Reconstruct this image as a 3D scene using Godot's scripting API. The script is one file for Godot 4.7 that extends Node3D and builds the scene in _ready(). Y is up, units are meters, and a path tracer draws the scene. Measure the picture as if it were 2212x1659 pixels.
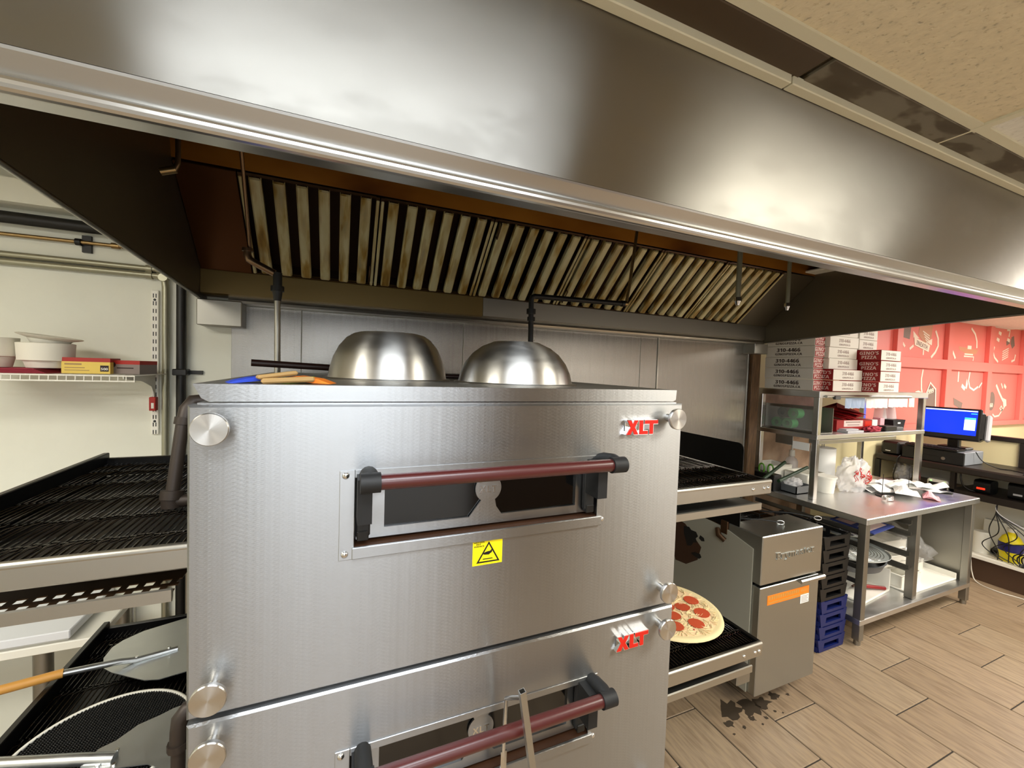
extends Node3D
# A pizza kitchen: double conveyor oven under a long steel exhaust hood, fryer, work table, till counter.

# ---------------------------------------------------------------- mesh helpers
var vv := PackedVector3Array()
var nn := PackedVector3Array()
var uu := PackedVector2Array()
var XF := Transform3D()
var O := Vector3.ZERO
var taken := {}
var M := {}
var rng := RandomNumberGenerator.new()

func beg(t := Transform3D()) -> void:
	vv = PackedVector3Array(); nn = PackedVector3Array(); uu = PackedVector2Array()
	XF = t

func at(x: float, y: float, z: float) -> Transform3D:
	return Transform3D(Basis(), Vector3(x, y, z))

func rot(p: Vector3, deg: Vector3) -> Transform3D:
	return Transform3D(Basis.from_euler(Vector3(deg_to_rad(deg.x), deg_to_rad(deg.y), deg_to_rad(deg.z))), p)

func flat_uv(p: Vector3, n: Vector3) -> Vector2:
	var a := n.abs()
	if a.z >= a.x and a.z >= a.y: return Vector2(p.x, -p.y)
	if a.x >= a.y: return Vector2(p.z, -p.y)
	return Vector2(p.x, p.z)

func tri(a: Vector3, b: Vector3, c: Vector3) -> void:   # counter-clockwise seen from outside
	a = XF * a; b = XF * b; c = XF * c
	var n := (b - a).cross(c - a)
	if n.length_squared() < 1e-20: return
	n = n.normalized()
	vv.append_array([a, c, b]); nn.append_array([n, n, n])
	uu.append_array([flat_uv(a, n), flat_uv(c, n), flat_uv(b, n)])

func quad(a: Vector3, b: Vector3, c: Vector3, d: Vector3) -> void:
	tri(a, b, c); tri(a, c, d)

func stri(a: Vector3, b: Vector3, c: Vector3, na: Vector3, nb: Vector3, nc: Vector3, ua: Vector2, ub: Vector2, uc: Vector2) -> void:
	vv.append_array([XF * a, XF * c, XF * b])
	var B := XF.basis
	nn.append_array([(B * na).normalized(), (B * nc).normalized(), (B * nb).normalized()])
	uu.append_array([ua, uc, ub])

func bx(x0: float, x1: float, y0: float, y1: float, z0: float, z1: float) -> void:
	var a := Vector3(x0, y0, z1); var b := Vector3(x1, y0, z1); var c := Vector3(x1, y1, z1); var d := Vector3(x0, y1, z1)
	var e := Vector3(x0, y0, z0); var f := Vector3(x1, y0, z0); var g := Vector3(x1, y1, z0); var h := Vector3(x0, y1, z0)
	quad(a, b, c, d); quad(f, e, h, g); quad(e, a, d, h); quad(b, f, g, c); quad(d, c, g, h); quad(e, f, b, a)

func cbox(x0: float, x1: float, y0: float, y1: float, z0: float, z1: float, k := 0.002) -> void:
	k = minf(k, minf(x1 - x0, minf(y1 - y0, z1 - z0)) * 0.45)
	var lo := Vector3(x0, y0, z0); var hi := Vector3(x1, y1, z1)
	var P := func(sx: int, sy: int, sz: int, ax: int) -> Vector3:
		var p := Vector3(hi.x if sx > 0 else lo.x, hi.y if sy > 0 else lo.y, hi.z if sz > 0 else lo.z)
		var s := Vector3(sx, sy, sz)
		for i in 3:
			if i != ax: p[i] -= s[i] * k
		return p
	for ax in 3:
		var u := (ax + 1) % 3
		var w := (ax + 2) % 3
		for s in [-1, 1]:
			var q: Array = []
			for c in [[-1, -1], [1, -1], [1, 1], [-1, 1]]:
				var sg := [0, 0, 0]
				sg[ax] = s; sg[u] = c[0]; sg[w] = c[1]
				q.append(P.call(sg[0], sg[1], sg[2], ax))
			if s > 0: quad(q[0], q[1], q[2], q[3])
			else: quad(q[3], q[2], q[1], q[0])
		for su in [-1, 1]:       # edges along ax
			for sw in [-1, 1]:
				var e: Array = []
				for s in [-1, 1]:
					var sg := [0, 0, 0]
					sg[ax] = s; sg[u] = su; sg[w] = sw
					e.append(P.call(sg[0], sg[1], sg[2], u)); e.append(P.call(sg[0], sg[1], sg[2], w))
				oquad(e[0], e[1], e[3], e[2], (lo + hi) / 2)
	for sx in [-1, 1]:
		for sy in [-1, 1]:
			for sz in [-1, 1]:
				otri(P.call(sx, sy, sz, 0), P.call(sx, sy, sz, 1), P.call(sx, sy, sz, 2), (lo + hi) / 2)

func otri(a: Vector3, b: Vector3, c: Vector3, inside: Vector3) -> void:
	if (b - a).cross(c - a).dot(a - inside) < 0: tri(a, c, b)
	else: tri(a, b, c)

func oquad(a: Vector3, b: Vector3, c: Vector3, d: Vector3, inside: Vector3) -> void:
	if (b - a).cross(c - a).dot((a + c) / 2 - inside) < 0: quad(d, c, b, a)
	else: quad(a, b, c, d)

func lathe(prof: Array, seg := 32, sharp := 50.0) -> void:   # [Vector2(r, y)] from outside bottom to top, about Y
	var n := prof.size()
	var sn: Array = []
	for i in n - 1:
		var d: Vector2 = prof[i + 1] - prof[i]
		sn.append(Vector2(d.y, -d.x).normalized())
	var v := 0.0
	for i in n - 1:
		var p0: Vector2 = prof[i]; var p1: Vector2 = prof[i + 1]
		var n0: Vector2 = sn[i]; var n1: Vector2 = sn[i]
		if i > 0 and absf(sn[i - 1].angle_to(sn[i])) < deg_to_rad(sharp): n0 = (sn[i - 1] + sn[i]).normalized()
		if i < n - 2 and absf(sn[i + 1].angle_to(sn[i])) < deg_to_rad(sharp): n1 = (sn[i + 1] + sn[i]).normalized()
		var v1 := v + (p1 - p0).length()
		for k in seg:
			var a0 := TAU * k / seg; var a1 := TAU * (k + 1) / seg
			var c0 := Vector3(cos(a0), 0, -sin(a0)); var c1 := Vector3(cos(a1), 0, -sin(a1))
			var A := c0 * p0.x + Vector3.UP * p0.y; var B := c1 * p0.x + Vector3.UP * p0.y
			var C := c1 * p1.x + Vector3.UP * p1.y; var D := c0 * p1.x + Vector3.UP * p1.y
			var nA := c0 * n0.x + Vector3.UP * n0.y; var nB := c1 * n0.x + Vector3.UP * n0.y
			var nC := c1 * n1.x + Vector3.UP * n1.y; var nD := c0 * n1.x + Vector3.UP * n1.y
			var uA := Vector2(a0 * 0.1, v); var uB := Vector2(a1 * 0.1, v); var uC := Vector2(a1 * 0.1, v1); var uD := Vector2(a0 * 0.1, v1)
			if p0.x > 1e-6: stri(A, B, C, nA, nB, nC, uA, uB, uC)
			if p1.x > 1e-6: stri(A, C, D, nA, nC, nD, uA, uC, uD)
		v = v1

func cyl(p: Vector3, q: Vector3, r: float, seg := 14, r2 := -1.0) -> void:
	if r2 < 0: r2 = r
	var keep := XF
	var up := (q - p).normalized()
	var sx := up.cross(Vector3(0.31, 0.17, 0.93)).normalized()
	var h := (q - p).length()
	XF = keep * Transform3D(Basis(sx, up, sx.cross(up)), p)
	lathe([Vector2(0, 0), Vector2(r, 0), Vector2(r2, h), Vector2(0, h)], seg, 30)
	XF = keep

func tube(pts: Array, r: float, seg := 8, closed := false) -> void:   # swept round bar, smooth
	var n := pts.size()
	var rings: Array = []; var nrm: Array = []
	var prev := Vector3.ZERO
	for i in n:
		var p: Vector3 = pts[i]
		var d: Vector3
		if closed: d = (pts[(i + 1) % n] - pts[(i - 1 + n) % n]).normalized()
		elif i == 0: d = (pts[1] - p).normalized()
		elif i == n - 1: d = (p - pts[n - 2]).normalized()
		else: d = ((p - pts[i - 1]).normalized() + (pts[i + 1] - p).normalized()).normalized()
		if d == Vector3.ZERO: d = Vector3.UP
		var s: Vector3
		if prev == Vector3.ZERO: s = d.cross(Vector3(0.217, 0.93, 0.31)).normalized()
		else: s = (prev - d * prev.dot(d)).normalized()
		prev = s
		var t := d.cross(s)
		var k := 1.0
		if not closed and i > 0 and i < n - 1:
			k = 1.0 / maxf(0.5, (p - pts[i - 1]).normalized().dot(d))
		var ring: Array = []; var rn: Array = []
		for j in seg:
			var a := TAU * j / seg
			var e := s * cos(a) + t * sin(a)
			ring.append(p + e * r * (1.0 if k == 1.0 else lerpf(1.0, k, 0.5))); rn.append(e)
		rings.append(ring); nrm.append(rn)
	var last := n if closed else n - 1
	var L := 0.0
	for i in last:
		var i1 := (i + 1) % n
		var L1: float = L + (pts[i1] - pts[i]).length()
		for j in seg:
			var j1 := (j + 1) % seg
			var u0 := TAU * r * j / seg; var u1 := TAU * r * (j + 1) / seg
			stri(rings[i][j], rings[i][j1], rings[i1][j1], nrm[i][j], nrm[i][j1], nrm[i1][j1], Vector2(L, u0), Vector2(L, u1), Vector2(L1, u1))
			stri(rings[i][j], rings[i1][j1], rings[i1][j], nrm[i][j], nrm[i1][j1], nrm[i1][j], Vector2(L, u0), Vector2(L1, u1), Vector2(L1, u0))
		L = L1
	if not closed:
		for j in range(1, seg - 1):
			tri(rings[0][0], rings[0][j + 1], rings[0][j])
			tri(rings[n - 1][0], rings[n - 1][j], rings[n - 1][j + 1])

func prism(poly: Array, z0: float, z1: float) -> void:   # polygon in XY (any winding), from z0 to z1
	var pp := PackedVector2Array(poly)
	var area := 0.0
	for i in pp.size(): area += pp[i].cross(pp[(i + 1) % pp.size()])
	if area < 0: pp.reverse()
	var ix := Geometry2D.triangulate_polygon(pp)
	for i in range(0, ix.size(), 3):
		var a := pp[ix[i]]; var b := pp[ix[i + 1]]; var c := pp[ix[i + 2]]
		if (b - a).cross(c - a) < 0:
			var s := b; b = c; c = s
		tri(Vector3(a.x, a.y, z1), Vector3(b.x, b.y, z1), Vector3(c.x, c.y, z1))
		tri(Vector3(a.x, a.y, z0), Vector3(c.x, c.y, z0), Vector3(b.x, b.y, z0))
	for i in pp.size():
		var a := pp[i]; var b := pp[(i + 1) % pp.size()]
		quad(Vector3(a.x, a.y, z0), Vector3(b.x, b.y, z0), Vector3(b.x, b.y, z1), Vector3(a.x, a.y, z1))

func sheet(profile: Array, x0: float, x1: float) -> void:   # [Vector2(z, y)] swept along X, both faces drawn by the tracer
	for i in profile.size() - 1:
		var a: Vector2 = profile[i]; var b: Vector2 = profile[i + 1]
		quad(Vector3(x0, a.y, a.x), Vector3(x1, a.y, a.x), Vector3(x1, b.y, b.x), Vector3(x0, b.y, b.x))

func solid_sheet(profile: Array, x0: float, x1: float) -> void:   # closed profile [Vector2(z, y)] swept along X
	var keep := XF
	XF = keep * Transform3D(Basis(Vector3(0, 0, 1), Vector3(0, 1, 0), Vector3(-1, 0, 0)), Vector3.ZERO)   # local x -> world z, local z -> world -x
	prism(profile, -x1, -x0)
	XF = keep

func rrect(x0: float, x1: float, y0: float, y1: float, r: float, seg := 5) -> Array:
	var o: Array = []
	for c in [[x1 - r, y1 - r, 0], [x0 + r, y1 - r, 1], [x0 + r, y0 + r, 2], [x1 - r, y0 + r, 3]]:
		for k in seg + 1:
			var a: float = (c[2] + float(k) / seg) * PI / 2
			o.append(Vector2(c[0] + r * cos(a), c[1] + r * sin(a)))
	return o

func arc(c: Vector3, u: Vector3, w: Vector3, r: float, a0: float, a1: float, k := 6) -> Array:
	var o: Array = []
	for i in k + 1:
		var a := deg_to_rad(lerpf(a0, a1, float(i) / k))
		o.append(c + u * r * cos(a) + w * r * sin(a))
	return o

# ---------------------------------------------------------------- scene helpers
func numbered(called: String) -> String:
	var n: int = taken.get(called, -1) + 1
	taken[called] = n
	return called if n == 0 else "%s_%03d" % [called, n]

func tag(o: Node, label: String, category: String, group := "", kind := "") -> void:
	if label: o.set_meta("label", label)
	if category: o.set_meta("category", category)
	if group: o.set_meta("group", group)
	if kind: o.set_meta("kind", kind)

func thing(called: String, label: String, category: String, p: Vector3, group := "") -> Node3D:
	var o := Node3D.new()
	o.name = numbered(called)
	add_child(o)
	o.position = p
	O = p
	tag(o, label, category, group)
	return o

func mesh_now() -> ArrayMesh:
	var a := []
	a.resize(Mesh.ARRAY_MAX)
	var sh := PackedVector3Array()
	sh.resize(vv.size())
	for i in vv.size(): sh[i] = vv[i] - O
	a[Mesh.ARRAY_VERTEX] = sh; a[Mesh.ARRAY_NORMAL] = nn; a[Mesh.ARRAY_TEX_UV] = uu
	var m := ArrayMesh.new()
	if sh.size(): m.add_surface_from_arrays(Mesh.PRIMITIVE_TRIANGLES, a)
	return m

func part(called: String, mat: Material, parent: Node, label := "") -> MeshInstance3D:
	return put(called, mesh_now(), mat, parent, label)

func put(called: String, mesh: Mesh, mat: Material, parent: Node, label := "") -> MeshInstance3D:
	var o := MeshInstance3D.new()
	o.name = called if parent != self else numbered(called)
	o.mesh = mesh
	o.material_override = mat
	parent.add_child(o, true)
	if label: o.set_meta("label", label)
	return o

func single(called: String, mat: Material, label: String, category: String, p: Vector3, group := "") -> MeshInstance3D:   # a thing of one mesh
	O = p
	var o := part(called, mat, self)
	o.position = p
	tag(o, label, category, group)
	return o

func struct(called: String, mat: Material) -> MeshInstance3D:
	O = Vector3.ZERO
	var o := MeshInstance3D.new()
	o.name = called
	o.mesh = mesh_now()
	o.material_override = mat
	add_child(o, true)
	o.set_meta("kind", "structure")
	return o

func lettering(s: String, height: float, depth: float, mat: Material, parent: Node, t: Transform3D, called := "lettering", serif := false, stretch := 1.0) -> MeshInstance3D:
	var tm := TextMesh.new()
	var f := SystemFont.new()
	f.font_names = PackedStringArray(["Droid Serif" if serif else "Droid Sans"])
	f.font_weight = 700
	tm.font = f
	tm.text = s
	tm.font_size = 32
	tm.pixel_size = height / 23.0
	tm.depth = depth
	tm.curve_step = 4.0
	var o := MeshInstance3D.new()
	o.name = called
	o.mesh = tm
	o.material_override = mat
	parent.add_child(o, true)
	t.basis = t.basis * Basis.from_scale(Vector3(stretch, 1, 1))
	t.origin -= O
	o.transform = t
	return o

func mat(called: String, c: Color, rough := 0.6, metal := 0.0, spec := 0.5) -> StandardMaterial3D:
	var m := StandardMaterial3D.new()
	m.resource_name = called
	m.albedo_color = c
	m.roughness = rough
	m.metallic = metal
	m.metallic_specular = spec
	M[called] = m
	return m

func noise_tex(freq: float, seed_: int, ramp: Array, size := 512, oct := 4, sx := 1.0) -> NoiseTexture2D:
	var n := FastNoiseLite.new()
	n.noise_type = FastNoiseLite.TYPE_SIMPLEX_SMOOTH
	n.seed = seed_
	n.frequency = freq
	n.fractal_octaves = oct
	var t := NoiseTexture2D.new()
	t.width = int(size * sx); t.height = size
	t.seamless = true
	t.noise = n
	if ramp.size():
		var g := Gradient.new()
		g.offsets = PackedFloat32Array(ramp.map(func(e): return e[0]))
		g.colors = PackedColorArray(ramp.map(func(e): return e[1]))
		t.color_ramp = g
	return t

func grey(a: float) -> Color:
	return Color(a, a, a)

# ---------------------------------------------------------------- materials
func make_materials() -> void:
	var brush := noise_tex(0.02, 11, [[0.0, grey(0.72)], [1.0, grey(1.0)]], 512, 3)
	var brush_n := noise_tex(0.03, 12, [], 512, 3)
	brush_n.as_normal_map = true
	brush_n.bump_strength = 4.0
	var smear := noise_tex(0.006, 14, [[0.0, grey(0.80)], [0.42, grey(0.86)], [0.62, grey(0.97)], [1.0, grey(1.0)]], 512, 5)
	for e in [["oven_steel", Color(0.665, 0.67, 0.675), 0.38, -0.93], ["hood_steel", Color(0.585, 0.575, 0.55), 0.37, -0.98], ["panel_steel", Color(0.63, 0.62, 0.60), 0.30, 0.6],
			["table_steel", Color(0.86, 0.86, 0.855), 0.33, -0.4], ["fryer_steel", Color(0.70, 0.71, 0.70), 0.38, 0.6], ["rail_steel", Color(0.70, 0.69, 0.66), 0.32, -0.4], ["post_steel", Color(0.80, 0.79, 0.77), 0.27, 0.4]]:
		var m := mat(e[0], e[1], e[2], 1.0)
		if e[0] in ["rail_steel", "post_steel"]:
			m.anisotropy_enabled = true; m.anisotropy = e[3]
			continue
		m.roughness_texture = smear if e[0] in ["hood_steel", "table_steel"] else brush
		m.uv1_scale = Vector3(1.1, 2.3, 1) if e[0] in ["hood_steel", "table_steel"] else Vector3(4, 130, 1)
		if m.roughness_texture == smear: m.roughness = e[2] * 1.1
		m.anisotropy_enabled = true
		m.anisotropy = e[3]
		if e[0] in ["oven_steel", "fryer_steel"]:
			m.normal_enabled = true
			m.normal_texture = brush_n
			m.normal_scale = 0.24
	var bowl := mat("bowl_steel", Color(0.84, 0.83, 0.81), 0.42, 1.0)
	bowl.anisotropy_enabled = true; bowl.anisotropy = -0.8
	bowl.roughness_texture = smear; bowl.uv1_scale = Vector3(3, 6, 1)
	var knob := mat("knob_steel", Color(0.78, 0.77, 0.75), 0.30, 1.0)
	knob.anisotropy_enabled = true; knob.anisotropy = -0.85
	mat("bright_steel", Color(0.86, 0.86, 0.85), 0.18, 1.0)
	mat("dull_steel", Color(0.62, 0.61, 0.58), 0.42, 1.0)
	mat("chrome", Color(0.92, 0.92, 0.93), 0.06, 1.0)
	mat("dark_iron", Color(0.075, 0.07, 0.066), 0.45, 0.2)
	mat("rusty_iron", Color(0.20, 0.165, 0.14), 0.5, 0.4)
	mat("greasy_black", Color(0.03, 0.028, 0.026), 0.28, 0.0)
	mat("black_plastic", Color(0.035, 0.035, 0.038), 0.42)
	mat("soft_black", Color(0.055, 0.057, 0.06), 0.6)
	mat("grey_plastic", Color(0.34, 0.35, 0.36), 0.5)
	mat("belt_wire", Color(0.34, 0.32, 0.31), 0.11, 1.0)
	mat("grey_pipe", Color(0.62, 0.61, 0.53), 0.35, 0.6)
	mat("copper_pipe", Color(0.45, 0.36, 0.27), 0.3, 0.9)
	mat("brass", Color(0.62, 0.52, 0.36), 0.3, 0.9)
	# grease-filmed inside of the hood
	var amber := mat("greasy_amber", Color(0.74, 0.50, 0.17), 0.36, 0.6)
	amber.albedo_texture = noise_tex(0.008, 21, [[0.0, Color(0.55, 0.45, 0.35)], [0.5, Color(0.85, 0.8, 0.7)], [1.0, Color(1, 1, 1)]], 256)
	amber.uv1_scale = Vector3(0.6, 1.4, 1)
	var slat := mat("greasy_slat", Color(0.90, 0.88, 0.76), 0.40, 0.25)
	slat.albedo_texture = noise_tex(0.02, 22, [[0.0, Color(0.40, 0.29, 0.14)], [0.30, Color(0.74, 0.62, 0.38)], [0.48, Color(0.92, 0.90, 0.80)], [1.0, Color(1, 1, 1)]], 512, 4)
	slat.uv1_triplanar = true
	slat.uv1_world_triplanar = true
	slat.uv1_scale = Vector3(1.3, 0.5, 0.5)
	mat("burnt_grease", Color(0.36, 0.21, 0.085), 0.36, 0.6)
	mat("gutter_grease", Color(0.50, 0.42, 0.25), 0.36, 0.6)
	mat("lip_steel", Color(0.74, 0.735, 0.72), 0.28, 1.0)
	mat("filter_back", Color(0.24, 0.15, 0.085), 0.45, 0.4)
	mat("filter_frame", Color(0.30, 0.21, 0.13), 0.4, 0.6)
	mat("hood_inside", Color(0.46, 0.43, 0.37), 0.40, 0.8)
	mat("brown_strip", Color(0.27, 0.205, 0.125), 0.5)
	# room
	var wall := mat("wall_paint", Color(0.90, 0.90, 0.845), 0.55)
	wall.albedo_texture = noise_tex(0.01, 31, [[0.0, grey(0.97)], [1.0, grey(1.0)]], 256)
	wall.uv1_triplanar = true; wall.uv1_world_triplanar = true
	mat("yellow_paint", Color(0.90, 0.86, 0.68), 0.55)
	var tan_ := mat("tan_board", Color(0.72, 0.63, 0.53), 0.45)
	tan_.albedo_texture = noise_tex(0.012, 32, [[0.0, Color(0.72, 0.66, 0.6)], [0.5, Color(0.95, 0.9, 0.86)], [1.0, Color(1, 1, 1)]], 256)
	tan_.uv1_triplanar = true; tan_.uv1_scale = Vector3(1, 1, 1)
	var wood := mat("post_wood", Color(0.42, 0.31, 0.18), 0.6)
	wood.albedo_texture = noise_tex(0.03, 33, [[0.0, Color(0.6, 0.55, 0.5)], [1.0, Color(1, 1, 1)]], 256)
	wood.uv1_triplanar = true; wood.uv1_scale = Vector3(6, 1, 6)
	mat("grout", Color(0.16, 0.135, 0.11), 0.85)
	var streak := noise_tex(0.012, 41, [[0.0, Color(0.82, 0.79, 0.75)], [0.35, Color(0.91, 0.895, 0.87)], [0.55, Color(0.965, 0.955, 0.94)], [0.70, Color(1.0, 0.985, 0.94)], [1.0, Color(1, 1, 1)]], 1024, 5)
	var i := 0
	for c in [Color(0.60, 0.525, 0.44), Color(0.575, 0.50, 0.415), Color(0.615, 0.545, 0.46), Color(0.59, 0.515, 0.43)]:
		var t := mat("tile_%d" % i, c, 0.42, 0.0, 0.45)
		t.albedo_texture = streak
		t.uv1_triplanar = true; t.uv1_world_triplanar = true
		t.uv1_scale = Vector3(3.4, 1, 0.42); t.uv1_offset = Vector3(0.37 * i, 0, 0.53 * i)
		i += 1
	var ct := mat("ceiling_tile", Color(0.90, 0.845, 0.72), 0.9)
	ct.albedo_texture = noise_tex(0.03, 51, [[0.0, grey(0.72)], [0.22, grey(0.95)], [1.0, grey(1.0)]], 512, 4)
	ct.uv1_triplanar = true; ct.uv1_world_triplanar = true; ct.uv1_scale = Vector3(2, 2, 2)
	ct.heightmap_enabled = true
	ct.heightmap_texture = noise_tex(0.06, 52, [[0.0, grey(0)], [0.3, grey(0.8)], [1.0, grey(1.0)]], 512, 3)
	ct.heightmap_scale = 0.25
	var ct2 := ct.duplicate() as StandardMaterial3D
	ct2.resource_name = "ceiling_tile_new"; ct2.albedo_color = Color(0.93, 0.92, 0.88)
	M["ceiling_tile_new"] = ct2
	var st := mat("stained_strip", Color(0.46, 0.43, 0.37), 0.5)
	st.albedo_texture = noise_tex(0.012, 53, [[0.0, Color(0.58, 0.50, 0.38)], [0.42, Color(0.66, 0.60, 0.5)], [0.52, Color(0.96, 0.96, 0.95)], [1.0, Color(1.0, 1.0, 1.0)]], 256, 4)
	st.uv1_triplanar = true; st.uv1_world_triplanar = true; st.uv1_scale = Vector3(1.2, 1.2, 2.4)
	mat("tee_white", Color(0.86, 0.84, 0.74), 0.5)
	# plain colours
	for e in [["white_plastic", Color(0.92, 0.91, 0.87), 0.4], ["white_paint", Color(0.93, 0.92, 0.88), 0.45], ["card_white", Color(0.93, 0.92, 0.89), 0.6], ["card_red", Color(0.60, 0.075, 0.085), 0.55],
			["ink_dark", Color(0.16, 0.05, 0.05), 0.6], ["ink_pale", Color(0.62, 0.55, 0.53), 0.6], ["logo_white", Color(0.90, 0.80, 0.78), 0.55], ["paper", Color(0.95, 0.95, 0.94), 0.7], ["paper_grey", Color(0.74, 0.74, 0.76), 0.7],
			["pink_paper", Color(0.95, 0.68, 0.72), 0.7], ["badge_red", Color(0.80, 0.10, 0.04), 0.3], ["handle_red", Color(0.27, 0.045, 0.035), 0.26], ["caution_yellow", Color(0.96, 0.87, 0.06), 0.4], ["ink_black", Color(0.04, 0.035, 0.03), 0.5],
			["orange_label", Color(0.96, 0.53, 0.10), 0.5], ["crate_blue", Color(0.045, 0.11, 0.36), 0.42], ["crate_black", Color(0.04, 0.042, 0.045), 0.45], ["mural_red", Color(0.92, 0.48, 0.44), 0.42], ["mural_deep", Color(0.62, 0.06, 0.07), 0.5],
			["mural_white", Color(0.97, 0.90, 0.82), 0.5], ["mural_grey", Color(0.50, 0.42, 0.38), 0.5], ["mural_tan", Color(0.80, 0.55, 0.42), 0.5], ["wood_light", Color(0.80, 0.58, 0.27), 0.45], ["wood_dark", Color(0.14, 0.065, 0.045), 0.4],
			["wood_tan", Color(0.66, 0.53, 0.33), 0.6], ["plastic_blue", Color(0.10, 0.25, 0.75), 0.4], ["plastic_orange", Color(0.93, 0.50, 0.13), 0.4], ["plastic_lime", Color(0.62, 0.80, 0.16), 0.4], ["carton_yellow", Color(0.90, 0.78, 0.36), 0.55],
			["carton_red", Color(0.66, 0.13, 0.09), 0.55], ["carton_grey", Color(0.52, 0.47, 0.45), 0.55], ["tissue_red", Color(0.66, 0.17, 0.25), 0.7], ["foam_white", Color(0.90, 0.885, 0.83), 0.6], ["green_dark", Color(0.02, 0.17, 0.06), 0.5],
			["green_tape", Color(0.10, 0.55, 0.25), 0.45], ["counter_dark", Color(0.13, 0.105, 0.09), 0.4], ["screen_case", Color(0.05, 0.045, 0.05), 0.35], ["drawer_black", Color(0.045, 0.047, 0.05), 0.5], ["drawer_grey", Color(0.50, 0.52, 0.55), 0.5],
			["jug_yellow", Color(0.90, 0.83, 0.10), 0.4], ["jug_blue", Color(0.12, 0.10, 0.40), 0.5], ["baseboard_brown", Color(0.30, 0.21, 0.145), 0.6], ["crust", Color(0.90, 0.82, 0.62), 0.75], ["cheese", Color(0.93, 0.80, 0.62), 0.7],
			["pepperoni", Color(0.75, 0.30, 0.17), 0.55], ["sauce", Color(0.62, 0.10, 0.08), 0.6], ["label_blue", Color(0.20, 0.26, 0.52), 0.5], ["red_plastic", Color(0.55, 0.06, 0.07), 0.4], ["white_cord", Color(0.87, 0.85, 0.80), 0.5], ["leaf_green", Color(0.36, 0.60, 0.16), 0.5],
			["brown_panel", Color(0.33, 0.25, 0.18), 0.5], ["cold_white", Color(0.88, 0.89, 0.91), 0.45], ["fryer_side", Color(0.62, 0.61, 0.55), 0.5], ["grime", Color(0.045, 0.038, 0.03), 0.6], ["floor_grime", Color(0.24, 0.20, 0.155), 0.5], ["bag_blue", Color(0.66, 0.74, 0.86), 0.4], ["rust_brown", Color(0.24, 0.13, 0.04), 0.6]]:
		mat(e[0], e[1], e[2])
	M["card_white"].rim_enabled = false
	M["handle_red"].clearcoat_enabled = true; M["handle_red"].clearcoat = 0.6
	var pan := mat("pan_grey", Color(0.62, 0.64, 0.63), 0.45, 0.3)
	pan.metallic_specular = 0.6
	var alu := mat("aluminium", Color(0.80, 0.81, 0.81), 0.42, 1.0)
	alu.roughness_texture = smear; alu.uv1_scale = Vector3(4, 4, 1)
	mat("oil_dark", Color(0.02, 0.012, 0.008), 0.06)
	var dg := mat("oven_glass", Color(0.012, 0.012, 0.013), 0.08, 0.0, 0.6)
	dg.roughness = 0.10
	var gl := mat("clear_plastic", Color(1, 1, 1, 0.12), 0.12)
	gl.transparency = BaseMaterial3D.TRANSPARENCY_ALPHA
	var bag := mat("thin_bag", Color(0.95, 0.95, 0.96, 0.45), 0.35)
	bag.transparency = BaseMaterial3D.TRANSPARENCY_ALPHA
	var scr := mat("screen_blue", Color(0.02, 0.12, 0.85), 0.3)
	scr.emission_enabled = true; scr.emission = Color(0.03, 0.20, 0.98); scr.emission_energy_multiplier = 0.75
	var scw := mat("screen_white", Color(0.8, 0.85, 0.95), 0.3)
	scw.emission_enabled = true; scw.emission = Color(0.80, 0.88, 0.98); scw.emission_energy_multiplier = 0.7
	var scg := mat("screen_green", Color(0.25, 0.75, 0.65), 0.3)
	scg.emission_enabled = true; scg.emission = Color(0.25, 0.75, 0.65); scg.emission_energy_multiplier = 0.7
	var led := mat("led_red", Color(0.9, 0.1, 0.05), 0.3)
	led.emission_enabled = true; led.emission = Color(1.0, 0.16, 0.08); led.emission_energy_multiplier = 1.6
	var ledg := mat("led_green", Color(0.5, 0.9, 0.4), 0.3)
	ledg.emission_enabled = true; ledg.emission = Color(0.6, 1.0, 0.5); ledg.emission_energy_multiplier = 1.2

# ---------------------------------------------------------------- build
const CEIL := 2.345
const WALL := -2.19      # kitchen wall behind the oven
const WALL2 := -2.35     # wall behind the work table and the till
const OF := -0.85        # oven front
const PITCH := 0.562     # one oven above the other

func _ready() -> void:
	rng.seed = 7
	var cam := Camera3D.new()
	cam.name = "camera"
	add_child(cam)
	cam.fov = 86.03
	cam.near = 0.02
	cam.transform = Transform3D(Basis.from_euler(Vector3(deg_to_rad(-2.128), deg_to_rad(-22.937), deg_to_rad(1.912))), Vector3(0, 1.66, 0))
	cam.current = true
	var env := Environment.new()
	env.background_mode = Environment.BG_COLOR
	env.background_color = Color(0.02, 0.02, 0.02)
	env.tonemap_mode = Environment.TONE_MAPPER_LINEAR
	env.tonemap_exposure = 1.75
	env.sdfgi_enabled = true; env.ssao_enabled = true; env.ssil_enabled = true
	var we := WorldEnvironment.new()
	we.name = "world_environment"
	we.environment = env
	add_child(we)
	make_materials()
	lights()
	room()
	hood()
	oven_pair()
	oven_top_things()
	left_wall_things()
	left_conveyor_things()
	suppression_pipes()
	fryer()
	crates()
	work_table()
	overshelf()
	table_things()
	pizza_boxes()
	till()

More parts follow.
